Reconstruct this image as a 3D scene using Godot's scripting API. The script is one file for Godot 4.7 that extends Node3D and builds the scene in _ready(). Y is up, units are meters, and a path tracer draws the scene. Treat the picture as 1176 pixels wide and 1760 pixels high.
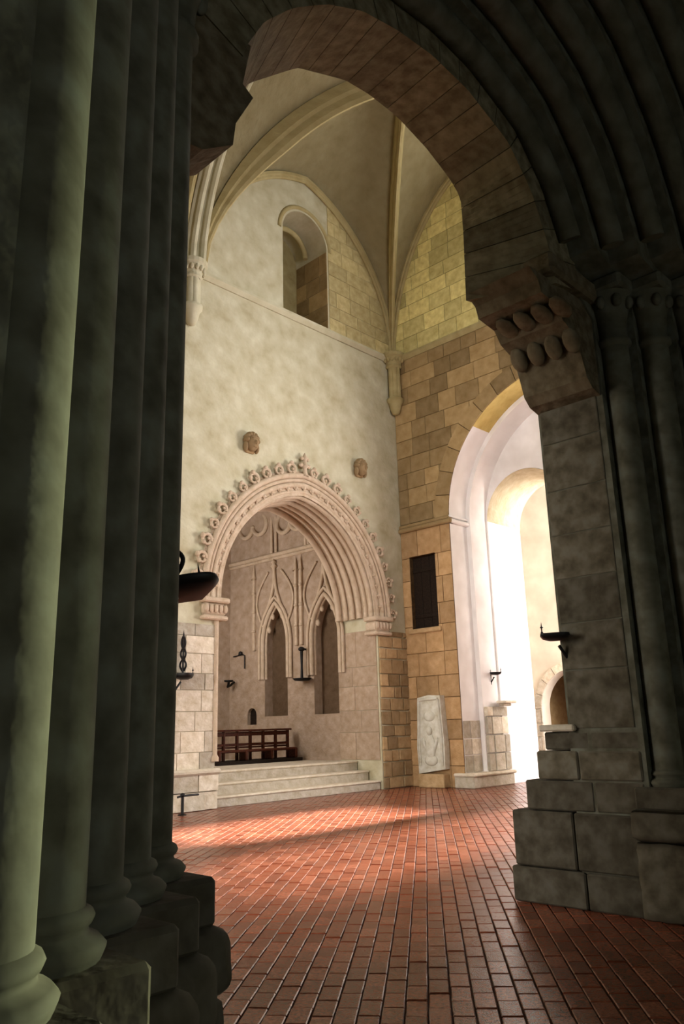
extends Node3D
# A vaulted church interior seen through a dark clustered arch. X runs along the far wall, -Z away from the near arch, metres.

class MB:
	var st := SurfaceTool.new()
	func _init() -> void:
		st.begin(Mesh.PRIMITIVE_TRIANGLES)
	func tri(a: Vector3, b: Vector3, c: Vector3, g := -1) -> void:
		st.set_smooth_group(g)
		st.add_vertex(a)
		st.add_vertex(b)
		st.add_vertex(c)
	func quad(a: Vector3, b: Vector3, c: Vector3, d: Vector3, g := -1) -> void:
		tri(a, b, c, g)
		tri(a, c, d, g)
	func grid(rows: Array, g := 0) -> void:
		for i in rows.size() - 1:
			for j in rows[i].size() - 1:
				quad(rows[i][j], rows[i][j + 1], rows[i + 1][j + 1], rows[i + 1][j], g)
	func done() -> ArrayMesh:
		st.generate_normals()
		return st.commit()
	func corner(s: Vector3, ax: int, c: Vector3, h: Vector3, bev: float, xf: Transform3D) -> Vector3:
		var q := Vector3(h.x - bev, h.y - bev, h.z - bev)
		q[ax] = h[ax]
		return xf * (c + q * s)
	# box between two corners, with chamfered edges
	func box(lo: Vector3, hi: Vector3, bev := 0.0, xf := Transform3D()) -> void:
		var c := (lo + hi) * 0.5
		var h := (hi - lo) * 0.5
		bev = minf(bev, minf(h.x, minf(h.y, h.z)) * 0.9)
		if bev <= 0.0:
			for ax in 3:
				for s in [-1.0, 1.0]:
					var u := Vector3.ZERO
					var v := Vector3.ZERO
					var n := Vector3.ZERO
					n[ax] = h[ax] * s
					u[(ax + 1) % 3] = h[(ax + 1) % 3]
					v[(ax + 2) % 3] = h[(ax + 2) % 3] * s
					quad(xf * (c + n - u - v), xf * (c + n - u + v), xf * (c + n + u + v), xf * (c + n + u - v))
			return
		# p(corner signs, axis): the corner's vertex on the face across that axis
		for ax in 3:
			var a1 := (ax + 1) % 3
			var a2 := (ax + 2) % 3
			for s in [-1.0, 1.0]:
				var k := []
				for e in [[-1, -1], [-1, 1], [1, 1], [1, -1]]:
					var sg := Vector3.ONE
					sg[ax] = s
					sg[a1] = e[0]
					sg[a2] = e[1] * s
					k.append(corner(sg, ax, c, h, bev, xf))
				quad(k[0], k[1], k[2], k[3])
			# edges parallel to ax
			for e in [[-1, -1], [-1, 1], [1, 1], [1, -1]]:
				var sa := Vector3.ONE
				sa[ax] = -1
				sa[a1] = e[0]
				sa[a2] = e[1]
				var sb := sa
				sb[ax] = 1
				var q1: Vector3 = corner(sa, a1, c, h, bev, xf)
				var q2: Vector3 = corner(sb, a1, c, h, bev, xf)
				var q3: Vector3 = corner(sb, a2, c, h, bev, xf)
				var q4: Vector3 = corner(sa, a2, c, h, bev, xf)
				if e[0] * e[1] > 0:
					quad(q1, q2, q3, q4)
				else:
					quad(q4, q3, q2, q1)
		for i in 8:
			var s := Vector3(1 if i & 1 else -1, 1 if i & 2 else -1, 1 if i & 4 else -1)
			if s.x * s.y * s.z > 0:
				tri(corner(s, 0, c, h, bev, xf), corner(s, 2, c, h, bev, xf), corner(s, 1, c, h, bev, xf))
			else:
				tri(corner(s, 0, c, h, bev, xf), corner(s, 1, c, h, bev, xf), corner(s, 2, c, h, bev, xf))
	# turned shape: profile of (radius, height)
	func lathe(prof: Array, xf := Transform3D(), seg := 20, g := 0) -> void:
		var rows := []
		for q in prof:
			var r := []
			for k in seg + 1:
				var a := TAU * (k % seg) / seg
				r.append(xf * Vector3(cos(a) * q.x, q.y, sin(a) * q.x))
			rows.append(r)
		grid(rows, g)
	# round bar along points
	func tube(pts: Array, rad, seg := 8, g := 0) -> void:
		var rows := []
		var up := Vector3.UP
		for i in pts.size():
			var t: Vector3 = (pts[mini(i + 1, pts.size() - 1)] - pts[maxi(i - 1, 0)]).normalized()
			if absf(t.dot(up)) > 0.95:
				up = Vector3(0.9, 0.1, 0.4)
			var a := t.cross(up).normalized()
			var b := a.cross(t).normalized()
			up = b
			var rr: float = rad[i] if rad is Array else rad
			var r := []
			for k in seg + 1:
				var w := TAU * (k % seg) / seg
				r.append(pts[i] + (a * cos(w) + b * sin(w)) * rr)
			rows.append(r)
		grid(rows, g)
		for e in [0, pts.size() - 1]:
			for k in seg:
				tri(pts[e], rows[e][k], rows[e][k + 1])
	func blob(c: Vector3, r: Vector3, basis := Basis(), seg := 10, rings := 7) -> void:
		var rows := []
		for i in rings + 1:
			var row := []
			var t := PI * i / rings
			for k in seg + 1:
				var a := TAU * (k % seg) / seg
				row.append(c + basis * (Vector3(sin(t) * cos(a), cos(t), sin(t) * sin(a)) * r))
			rows.append(row)
		grid(rows, 0)
	# outline in a plane, pushed to a depth: at = origin, u and v the plane's axes, w the push
	func extrude(poly: PackedVector2Array, at: Vector3, u: Vector3, v: Vector3, w: Vector3) -> void:
		var ids := Geometry2D.triangulate_polygon(poly)
		for i in range(0, ids.size(), 3):
			var k := [poly[ids[i]], poly[ids[i + 1]], poly[ids[i + 2]]]
			for off in [Vector3.ZERO, w]:
				tri(at + u * k[0].x + v * k[0].y + off, at + u * k[1].x + v * k[1].y + off, at + u * k[2].x + v * k[2].y + off)
		for i in poly.size():
			var a := poly[i]
			var b := poly[(i + 1) % poly.size()]
			var pa := at + u * a.x + v * a.y
			var pb := at + u * b.x + v * b.y
			quad(pa, pb, pb + w, pa + w)

var M := {}
var rng := RandomNumberGenerator.new()
var used := {}

# ---------------------------------------------------------------- nodes
func numbered(called: String) -> String:
	var n: int = used.get(called, 0)
	used[called] = n + 1
	return called if n == 0 else "%s_%03d" % [called, n]

func tag(o: Node, label := "", category := "", group := "", kind := "") -> Node:
	if label: o.set_meta("label", label)
	if category: o.set_meta("category", category)
	if group: o.set_meta("group", group)
	if kind: o.set_meta("kind", kind)
	return o

func thing(called: String, label: String, category: String, at := Vector3.ZERO, turn := 0.0, group := "") -> Node3D:
	var o := Node3D.new()
	o.name = numbered(called)
	add_child(o)
	o.position = at
	o.rotation.y = turn
	tag(o, label, category, group)
	return o

func part(called: String, mb, mat: Material, parent: Node, label := "") -> MeshInstance3D:
	var o := MeshInstance3D.new()
	o.name = called
	o.mesh = mb.done() if mb is MB else mb
	o.material_override = mat
	parent.add_child(o, true)
	if label: o.set_meta("label", label)
	return o

func struct(called: String, label := "") -> Node3D:
	var o := Node3D.new()
	o.name = numbered(called)
	add_child(o)
	tag(o, label, "", "", "structure")
	return o

# ---------------------------------------------------------------- materials
func noise_tex(freq: float, oct: int, kind: int, ramp: Array, sd: int, size := 512) -> NoiseTexture2D:
	var n := FastNoiseLite.new()
	n.noise_type = kind
	n.frequency = freq
	n.fractal_octaves = oct
	n.seed = sd
	var t := NoiseTexture2D.new()
	t.width = size
	t.height = size
	t.seamless = true
	t.noise = n
	if ramp.size():
		var g := Gradient.new()
		var offs := PackedFloat32Array()
		var cols := PackedColorArray()
		for r in ramp:
			offs.append(r[0])
			cols.append(r[1])
		g.offsets = offs
		g.colors = cols
		t.color_ramp = g
	return t

func bump_tex(freq: float, sd: int, strength: float) -> NoiseTexture2D:
	var t := noise_tex(freq, 5, FastNoiseLite.TYPE_SIMPLEX_SMOOTH, [], sd)
	t.as_normal_map = true
	t.bump_strength = strength
	return t

func stone(called: String, tint: Color, tex: Texture2D, bump: Texture2D, scale := 0.35, rough := 0.9, nscale := 0.7) -> StandardMaterial3D:
	var m := StandardMaterial3D.new()
	m.resource_name = called
	m.albedo_color = tint
	m.albedo_texture = tex
	m.roughness = rough
	m.metallic_specular = 0.3
	m.uv1_triplanar = true
	m.uv1_world_triplanar = true
	m.uv1_scale = Vector3.ONE * scale
	if bump:
		m.normal_enabled = true
		m.normal_texture = bump
		m.normal_scale = nscale
	return m

func plain(called: String, c: Color, rough: float, metal := 0.0) -> StandardMaterial3D:
	var m := StandardMaterial3D.new()
	m.resource_name = called
	m.albedo_color = c
	m.roughness = rough
	m.metallic = metal
	return m

func make_materials() -> void:
	var mottled := noise_tex(0.014, 6, FastNoiseLite.TYPE_SIMPLEX_SMOOTH, [[0.0, Color(0.83, 0.80, 0.74)], [0.35, Color(0.9, 0.885, 0.85)], [0.6, Color(0.93, 0.92, 0.9)], [1.0, Color(1, 1, 1)]], 4)
	var veined := noise_tex(0.02, 5, FastNoiseLite.TYPE_SIMPLEX_SMOOTH, [[0.0, Color(0.62, 0.58, 0.52)], [0.45, Color(0.83, 0.8, 0.75)], [0.7, Color(0.94, 0.92, 0.89)], [1.0, Color(1, 1, 1)]], 9)
	var soft := noise_tex(0.008, 4, FastNoiseLite.TYPE_SIMPLEX_SMOOTH, [[0.0, Color(0.9, 0.89, 0.88)], [1.0, Color(1, 1, 1)]], 21)
	var bump := bump_tex(0.04, 3, 4.0)
	var fine := bump_tex(0.09, 8, 3.0)
	M.pale = stone("pale_wall_stone", Color(0.80, 0.785, 0.69), mottled, bump, 0.2, 0.9, 0.35)
	M.carved = stone("carved_stone", Color(0.81, 0.74, 0.66), mottled, fine, 0.5)
	M.pink = stone("pinkish_stone", Color(0.71, 0.635, 0.565), mottled, bump, 0.4)
	M.olive = stone("olive_vault_stone", Color(0.72, 0.67, 0.50), mottled, bump, 0.3)
	M.web = stone("vault_web_stone", Color(0.60, 0.565, 0.44), mottled, bump, 0.3)
	for i in 4:
		var k := 0.88 + 0.08 * i
		M["brown%d" % i] = stone("brown_block_%d" % i, Color(0.65 * k, 0.56 * k, 0.41 * k), mottled, bump, 0.35, 0.9, 0.5)
		M["light%d" % i] = stone("pale_block_%d" % i, Color(0.82 * k, 0.79 * k, 0.73 * k), mottled, bump, 0.6)
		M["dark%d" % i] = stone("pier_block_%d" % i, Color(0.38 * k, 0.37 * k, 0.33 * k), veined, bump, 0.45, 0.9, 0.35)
		M["rough%d" % i] = stone("rough_block_%d" % i, Color(0.70 * k, 0.60 * k, 0.46 * k), mottled, bump, 0.5)
	for i in 4:
		M["tan%d" % i] = stone("tan_block_%d" % i, Color(0.75, 0.62, 0.46) * (0.9 + 0.05 * i), mottled, bump, 0.4)
		M["pinkish%d" % i] = stone("pinkish_block_%d" % i, Color(0.74, 0.66, 0.58) * (0.94 + 0.02 * i), mottled, bump, 0.5)
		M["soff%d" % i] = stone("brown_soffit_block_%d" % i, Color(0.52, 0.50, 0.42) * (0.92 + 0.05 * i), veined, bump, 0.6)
	for i in 4:
		var kk := 0.9 + 0.06 * i
		M["vaultstone%d" % i] = stone("vault_block_%d" % i, Color(0.92 * kk, 0.88 * kk, 0.62 * kk), mottled, bump, 0.5)
	M.mortar = stone("brown_mortar", Color(0.36, 0.28, 0.18), veined, bump, 0.6)
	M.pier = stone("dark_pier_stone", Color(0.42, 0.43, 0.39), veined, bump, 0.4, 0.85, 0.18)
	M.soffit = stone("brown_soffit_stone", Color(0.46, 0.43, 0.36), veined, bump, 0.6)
	M.white = stone("white_plaster", Color(0.97, 0.96, 0.955), soft, null, 0.2)
	M.shaded_white = stone("shaded_plaster", Color(0.85, 0.76, 0.48), mottled, bump, 0.4)  # plaster tinted with the shade under the tall arch
	M.cream2 = stone("shaded_soffit_plaster", Color(0.82, 0.785, 0.68), mottled, bump, 0.4)  # plaster tinted with the shade under the smaller arch
	for i in 4:
		M["upper%d" % i] = stone("upper_block_%d" % i, Color(0.80, 0.745, 0.56) * (0.91 + 0.04 * i), mottled, bump, 0.5)
	M.cream = stone("cream_plaster", Color(0.86, 0.83, 0.76), soft, null, 0.2)
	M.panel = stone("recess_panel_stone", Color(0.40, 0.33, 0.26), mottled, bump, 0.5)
	M.marble = stone("grey_white_marble", Color(0.86, 0.86, 0.82), mottled, fine, 0.6, 0.6, 0.4)
	M.iron = plain("wrought_iron", Color(0.045, 0.04, 0.04), 0.55, 0.3)
	M.wood = stone("dark_pew_wood", Color(0.34, 0.17, 0.10), veined, fine, 1.5, 0.45)
	M.board = stone("dark_board", Color(0.16, 0.12, 0.09), veined, fine, 1.5, 0.7)
	M.bed = stone("joint_bed", Color(0.30, 0.20, 0.15), veined, null, 0.8)
	var grain := noise_tex(0.03, 4, FastNoiseLite.TYPE_SIMPLEX_SMOOTH, [[0.0, Color(0.72, 0.68, 0.66)], [1.0, Color(1, 1, 1)]], 31)
	for i in 6:
		M["brick%d" % i] = stone("floor_brick_%d" % i, BRICK[i], grain, fine, 1.6, 0.24, 0.3)
		M["brick%d" % i].metallic_specular = 0.6
	M.bricks = stone("floor_bricks", Color.WHITE, grain, fine, 1.6, 0.24, 0.3)
	M.bricks.metallic_specular = 0.6
	M.bricks.vertex_color_use_as_albedo = true
	M.pane = plain("bright_glass", Color(0.8, 0.8, 0.8), 0.4)
	M.pane.emission_enabled = true
	M.pane.emission = Color(1.0, 0.97, 0.92)
	M.pane.emission_energy_multiplier = 2.0

const BRICK := [Color(0.58, 0.32, 0.22), Color(0.61, 0.35, 0.25), Color(0.55, 0.30, 0.21), Color(0.65, 0.39, 0.29), Color(0.57, 0.34, 0.25), Color(0.52, 0.29, 0.21)]

# ---------------------------------------------------------------- outlines
# pointed or round arch with its feet at cx-hw and cx+hw; point = how far the centres lie past the middle, as a share of hw0
func arch_line(cx: float, sy: float, hw: float, off := 0.0, n := 24, hw0 := -1.0) -> Array:
	var base := hw if hw0 < 0 else hw0
	var d := off * base
	var r := hw + d
	var top := acos(clampf(d / r, -1, 1))
	var out := []
	for i in n + 1:
		var t := float(i) / n
		if t <= 0.5:
			var a := top * (t * 2.0)
			out.append(Vector2(cx + d - cos(a) * r, sy + sin(a) * r))
		else:
			var a := top * ((1.0 - t) * 2.0)
			out.append(Vector2(cx - d + cos(a) * r, sy + sin(a) * r))
	return out

func opening(line: Array, y0: float) -> PackedVector2Array:
	var p := PackedVector2Array()
	p.append(Vector2(line[0].x, y0))
	for q in line:
		p.append(q)
	p.append(Vector2(line[-1].x, y0))
	return p

func rect(x0: float, y0: float, x1: float, y1: float) -> PackedVector2Array:
	return PackedVector2Array([Vector2(x0, y0), Vector2(x1, y0), Vector2(x1, y1), Vector2(x0, y1)])

# a wall's outline less its openings, as pieces without holes
func pierced(outer: PackedVector2Array, holes: Array) -> Array:
	var pieces := [outer]
	for h in holes:
		var mid := 0.0
		for q in h:
			mid += q.x
		mid /= h.size()
		var next := []
		for p in pieces:
			for half in [rect(-99, -99, mid, 99), rect(mid, -99, 99, 99)]:
				for q in Geometry2D.intersect_polygons(p, half):
					for c in Geometry2D.clip_polygons(q, h):
						if not Geometry2D.is_polygon_clockwise(c):
							next.append(c)
		pieces = next
	return pieces

func wall_mesh(outer: PackedVector2Array, holes: Array, at: Vector3, u: Vector3, w: Vector3) -> MB:
	var mb := MB.new()
	for p in pierced(outer, holes):
		mb.extrude(p, at, u, Vector3.UP, w)
	return mb

# coursed blocks on a wall plane, each block a mesh of its own
func ashlar(parent: Node, called: String, mats: String, area: Rect2, holes: Array, at: Vector3, u: Vector3, w: Vector3, course := Vector2(0.3, 0.4), length := Vector2(0.4, 0.8), gap := 0.012, rough := 0.0, z_most := 99.0) -> void:
	var y := area.position.y
	while y < area.end.y - 0.02:
		var h := rng.randf_range(course.x, course.y)
		if y + h > area.end.y - course.x * 0.6:
			h = area.end.y - y
		var x := area.position.x
		var first := true
		while x < area.end.x - 0.02:
			var l := rng.randf_range(length.x, length.y) * (rng.randf_range(0.4, 1.0) if first else 1.0)
			first = false
			if x + l > area.end.x - length.x * 0.5:
				l = area.end.x - x
			var g := gap * 0.5
			var q := PackedVector2Array([Vector2(x + g, y + g), Vector2(x + l - g, y + g), Vector2(x + l - g, y + h - g), Vector2(x + g, y + h - g)])
			if rough > 0.0:
				for i in 4:
					q[i] += Vector2(rng.randf_range(-rough, rough), rng.randf_range(-rough, rough))
			var push := w * rng.randf_range(0.75, 1.1)
			if (at + u * (x + l * 0.5)).z < z_most:
				var polys := [q]
				for hole in holes:
					var nx := []
					for pq in polys:
						for c in Geometry2D.clip_polygons(pq, hole):
							if not Geometry2D.is_polygon_clockwise(c):
								nx.append(c)
					polys = nx
				for pq in polys:
					var c := Vector2.ZERO
					for v in pq:
						c += v / pq.size()
					var mb := MB.new()
					# chamfered front: the outline at the back, a smaller one in front
					var inner := PackedVector2Array()
					for v in pq:
						var dv: Vector2 = c - v
						inner.append(v + dv.normalized() * minf(0.012 + rough * 0.3, dv.length() * 0.3))
					var ids := Geometry2D.triangulate_polygon(inner)
					for i in range(0, ids.size(), 3):
						mb.tri(at + u * inner[ids[i]].x + Vector3.UP * inner[ids[i]].y + push, at + u * inner[ids[i + 1]].x + Vector3.UP * inner[ids[i + 1]].y + push, at + u * inner[ids[i + 2]].x + Vector3.UP * inner[ids[i + 2]].y + push)
					for i in pq.size():
						var j: int = (i + 1) % pq.size()
						var a: Vector3 = at + u * pq[i].x + Vector3.UP * pq[i].y
						var b: Vector3 = at + u * pq[j].x + Vector3.UP * pq[j].y
						var a2: Vector3 = at + u * inner[i].x + Vector3.UP * inner[i].y + push
						var b2: Vector3 = at + u * inner[j].x + Vector3.UP * inner[j].y + push
						mb.quad(a - w * 0.2, b - w * 0.2, b + push * 0.6, a + push * 0.6)
						mb.quad(a + push * 0.6, b + push * 0.6, b2, a2)
					part(called, mb, M[mats + str(rng.randi() % 4)], parent)
			x += l
		y += h

# arch stones between two curves, from depth w0 to w1 along w
func voussoirs(parent: Node, mats: String, inner: Array, outer: Array, n: int, at: Vector3, u: Vector3, w: Vector3, called := "voussoir", gap := 0.06) -> void:
	var last := inner.size() - 1
	for k in n:
		var mb := MB.new()
		var rows_i := []
		var rows_o := []
		for s in 4:
			var t: float = (k + lerpf(gap * 0.5, 1.0 - gap * 0.5, s / 3.0)) / n * last
			var i := mini(int(t), last - 1)
			rows_i.append(inner[i].lerp(inner[i + 1], t - i))
			rows_o.append(outer[i].lerp(outer[i + 1], t - i))
		var poly := PackedVector2Array(rows_i)
		rows_o.reverse()
		poly.append_array(PackedVector2Array(rows_o))
		var push := w * rng.randf_range(0.98, 1.02)
		mb.extrude(poly, at, u, Vector3.UP, push)
		part(called, mb, M[mats + str(rng.randi() % 4)], parent)

func sweep_bar(line: Array, at: Vector3, u: Vector3, rad: float, seg := 8) -> MB:
	var mb := MB.new()
	var pts := []
	for q in line:
		pts.append(at + u * q.x + Vector3.UP * q.y)
	mb.tube(pts, rad, seg)
	return mb

# ---------------------------------------------------------------- the place
const VC := Vector3(13.85, 12.4, -10.5)   # vault springing level, middle of the bay
const HX := 3.65
const HZ := 3.9

func vault_h(t: float, high := 4.6) -> float:
	var r := 1.25
	var a := r - 1.0
	return sqrt(maxf(r * r - pow(absf(t) + a, 2), 0.0)) / sqrt(r * r - a * a) * high

func vault_y(uu: float, vv: float) -> float:
	var lo := minf(absf(uu), absf(vv))
	var hi := maxf(absf(uu), absf(vv))
	var lateral := maxf(0.0, absf(uu) - absf(vv))
	return vault_h(lo) + 1.2 * (1.0 - hi * hi) + 1.1 * (1.0 - exp(-3.2 * lateral)) * uu * uu

func vault_point(cx: float, uu: float, vv: float, drop := 0.0) -> Vector3:
	return Vector3(cx + HX * uu, VC.y + vault_y(uu, vv) - drop, VC.z + HZ * vv)

func light_area(at: Vector3, towards: Vector3, size: Vector2, color: Color, energy: float) -> void:
	var l := AreaLight3D.new()
	l.name = numbered("window_or_fill_light")
	add_child(l)
	l.position = at
	l.look_at(at + towards, Vector3.UP if absf(towards.y) < 0.9 else Vector3.RIGHT)
	l.area_size = size
	l.light_color = color
	l.light_energy = energy
	l.area_range = 80.0
	l.area_attenuation = 2.0
	l.area_normalize_energy = false
	l.shadow_enabled = true

func _ready() -> void:
	rng.seed = 7
	make_materials()
	# ---- camera, sky, sun, window and added fill light, exposure
	var cam := Camera3D.new()
	cam.name = "camera"
	cam.fov = 65.34
	cam.transform = Transform3D(Basis(CAM_X, CAM_Y, CAM_Z), Vector3(0, 1.6, 0))
	cam.near = 0.05
	cam.far = 200.0
	add_child(cam)
	cam.current = true
	var env := Environment.new()
	env.background_mode = Environment.BG_SKY
	var sky := Sky.new()
	var sm := ProceduralSkyMaterial.new()
	sm.sky_top_color = Color(0.35, 0.5, 0.8)
	sm.sky_horizon_color = Color(0.75, 0.8, 0.88)
	sky.sky_material = sm
	env.sky = sky
	env.tonemap_mode = Environment.TONE_MAPPER_LINEAR
	env.tonemap_exposure = 1.0
	env.sdfgi_enabled = true
	env.ssao_enabled = true
	env.ssil_enabled = true
	var we := WorldEnvironment.new()
	we.name = "world"
	we.environment = env
	add_child(we)
	var sun := DirectionalLight3D.new()
	sun.name = "sun"
	add_child(sun)
	sun.look_at_from_position(Vector3(20, 12.4, 0), Vector3(0, 0, 0.4), Vector3.UP)
	sun.light_energy = 13.5
	sun.light_color = Color(1.0, 0.95, 0.9)
	sun.light_angular_distance = 3.0
	sun.shadow_enabled = true
	# window in the aisle's side, behind the right-hand arch
	light_area(Vector3(25.2, 5.4, -3.05), Vector3(0, 0, -1), Vector2(6.4, 7.0), Color(1.0, 0.97, 0.96), 9.5)
	# added fill: unseen window put in the near wall of the bay
	light_area(Vector3(10.6, 9.8, -4.0), Vector3(0, 0, -1), Vector2(2.6, 3.6), Color(1.0, 0.98, 0.97), 4.3)
	# added side light: unseen window put in the lunette over the right-hand arch
	light_area(Vector3(17.3, 14.3, -8.9), Vector3(-1, 0, 0), Vector2(2.6, 2.6), Color(1.0, 0.98, 0.95), 3.5)
	# added fill: unseen window put in the left side of the church
	light_area(Vector3(-5.9, 4.6, -9.4), Vector3(1, 0, 0), Vector2(6.4, 5.6), Color(1.0, 0.97, 0.94), 6.5)
	# added fill: unseen window put in the chapel's left side
	light_area(Vector3(11.1, 5.0, -18.2), Vector3(1, 0, 0), Vector2(1.4, 3.2), Color(1.0, 0.96, 0.93), 4.3)
	# narrow window of the dark foreground space
	light_area(Vector3(12.8, 1.9, -1.53), Vector3(-1, 0, 0), Vector2(0.16, 1.0), Color(0.97, 1.0, 0.80), 1450.0)

	# added weak fill, shaped as an unseen window behind the viewer
	light_area(Vector3(3.0, 2.6, 4.4), Vector3(0, 0, -1), Vector2(1.6, 3.0), Color(0.88, 0.96, 1.0), 0.6)

	build_shell()
	build_far_wall()
	build_right_wall()
	build_aisle()
	build_vault()
	build_floor()
	build_near_arch()
	build_piers()
	build_chapel()
	build_things()

const CAM_X := Vector3(0.696290, -0.027223, 0.717244)
const CAM_Y := Vector3(-0.167687, 0.965457, 0.199432)
const CAM_Z := Vector3(-0.697898, -0.259135, 0.667673)

# plain outer walls and roofs that close the place, plus two added walls that block light
func build_shell() -> void:
	var s := struct("wall_left")
	part("wall_core", wall_mesh(rect(-15.9, 0, -3.8, 20), [rect(-12.7, 1.7, -6.1, 7.5)], Vector3(-6.0, 0, 0), Vector3(0, 0, 1), Vector3(-0.6, 0, 0)), M.pale, s)
	window_fill(Vector3(-6.0, 4.6, -9.4), Vector3(-1, 0, 0), Vector2(6.6, 5.8), s, 0.2)  # unseen pane, added with the left fill light
	var mb := MB.new()
	s = struct("wall_light_shield", "added unseen wall with a broad arch that keeps fill light off the vault")  # unseen wall, added to keep the left fill off the vault
	part("wall_core", wall_mesh(rect(-15.9, 0, -3.8, 20), [opening(arch_line(-9.4, 3.6, 3.6, 0.0, 28), -0.5)], Vector3(1.85, 0, 0), Vector3(0, 0, 1), Vector3(0.45, 0, 0)), M.pale, s)
	s = struct("ceiling", "outer roof above the stone vaults")
	mb = MB.new()
	mb.box(Vector3(-7, 20, -24), Vector3(31, 20.5, 6))
	part("roof_slab", mb, M.web, s)
	# foreground space
	s = struct("wall_near_left")
	mb = MB.new()
	mb.box(Vector3(-4.5, 0, -1.6), Vector3(-4, 20, 5))
	part("wall_core", mb, M.pier, s)
	s = struct("wall_near_back")
	part("wall_core", wall_mesh(rect(-4.5, 0, 13.6, 20), [rect(2.15, 1.05, 3.85, 4.15)], Vector3(0, 0, 4.5), Vector3(1, 0, 0), Vector3(0, 0, 0.5)), M.pier, s)
	window_fill(Vector3(3.0, 2.6, 4.5), Vector3(0, 0, 1), Vector2(1.7, 3.1), s, 0.2)  # unseen pane, added with the weak fill behind the viewer
	s = struct("wall_near_right")
	part("wall_core", wall_mesh(rect(-3.9, 0, 5, 20), [rect(-1.65, 1.35, -1.41, 2.45)], Vector3(13.0, 0, 0), Vector3(0, 0, 1), Vector3(0.6, 0, 0)), M.pier, s)
	window_fill(Vector3(13.0, 1.9, -1.53), Vector3(1, 0, 0), Vector2(0.24, 1.1), s, 0.2)
	s = struct("wall_light_blocker", "added unseen wall that cuts the light on the upper left shaft")  # unseen wall, added so the lit left shaft fades upwards
	mb = MB.new()
	mb.box(Vector3(8.9, 2.35, -1.75), Vector3(9.2, 9.6, 4.6))
	part("wall_core", mb, M.pier, s)
	s = struct("ceiling_near")
	mb = MB.new()
	mb.box(Vector3(-4.5, 9.5, -3.2), Vector3(13.6, 9.9, 5))
	part("ceiling_slab", mb, M.pier, s)

# glowing pane and bars for real and added windows, set into the opening; out points outdoors
func window_fill(at: Vector3, out: Vector3, size: Vector2, parent: Node, depth := 0.3) -> void:
	var side := Vector3.UP.cross(out).normalized()
	var xf := Transform3D(Basis(side, Vector3.UP, out), at + out * depth)
	var mb := MB.new()
	mb.box(Vector3(-size.x / 2, -size.y / 2, 0), Vector3(size.x / 2, size.y / 2, 0.03), 0.0, xf)
	part("window_pane", mb, M.pane, parent)
	mb = MB.new()
	var nx := maxi(1, int(size.x / 0.7))
	for i in nx + 1:
		var x := -size.x / 2 + size.x * i / nx
		mb.box(Vector3(x - 0.02, -size.y / 2, -0.04), Vector3(x + 0.02, size.y / 2, 0), 0.0, xf)
	var ny := maxi(1, int(size.y / 0.9))
	for i in ny + 1:
		var y := -size.y / 2 + size.y * i / ny
		mb.box(Vector3(-size.x / 2, y - 0.02, -0.04), Vector3(size.x / 2, y + 0.02, 0), 0.0, xf)
	part("window_bars", mb, M.iron, parent)

const CHX := 13.6      # middle of the chapel arch
const CHW := 2.7
const CHS := 4.45      # its springing
const CHP := 0.12      # how pointed it is

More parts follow.
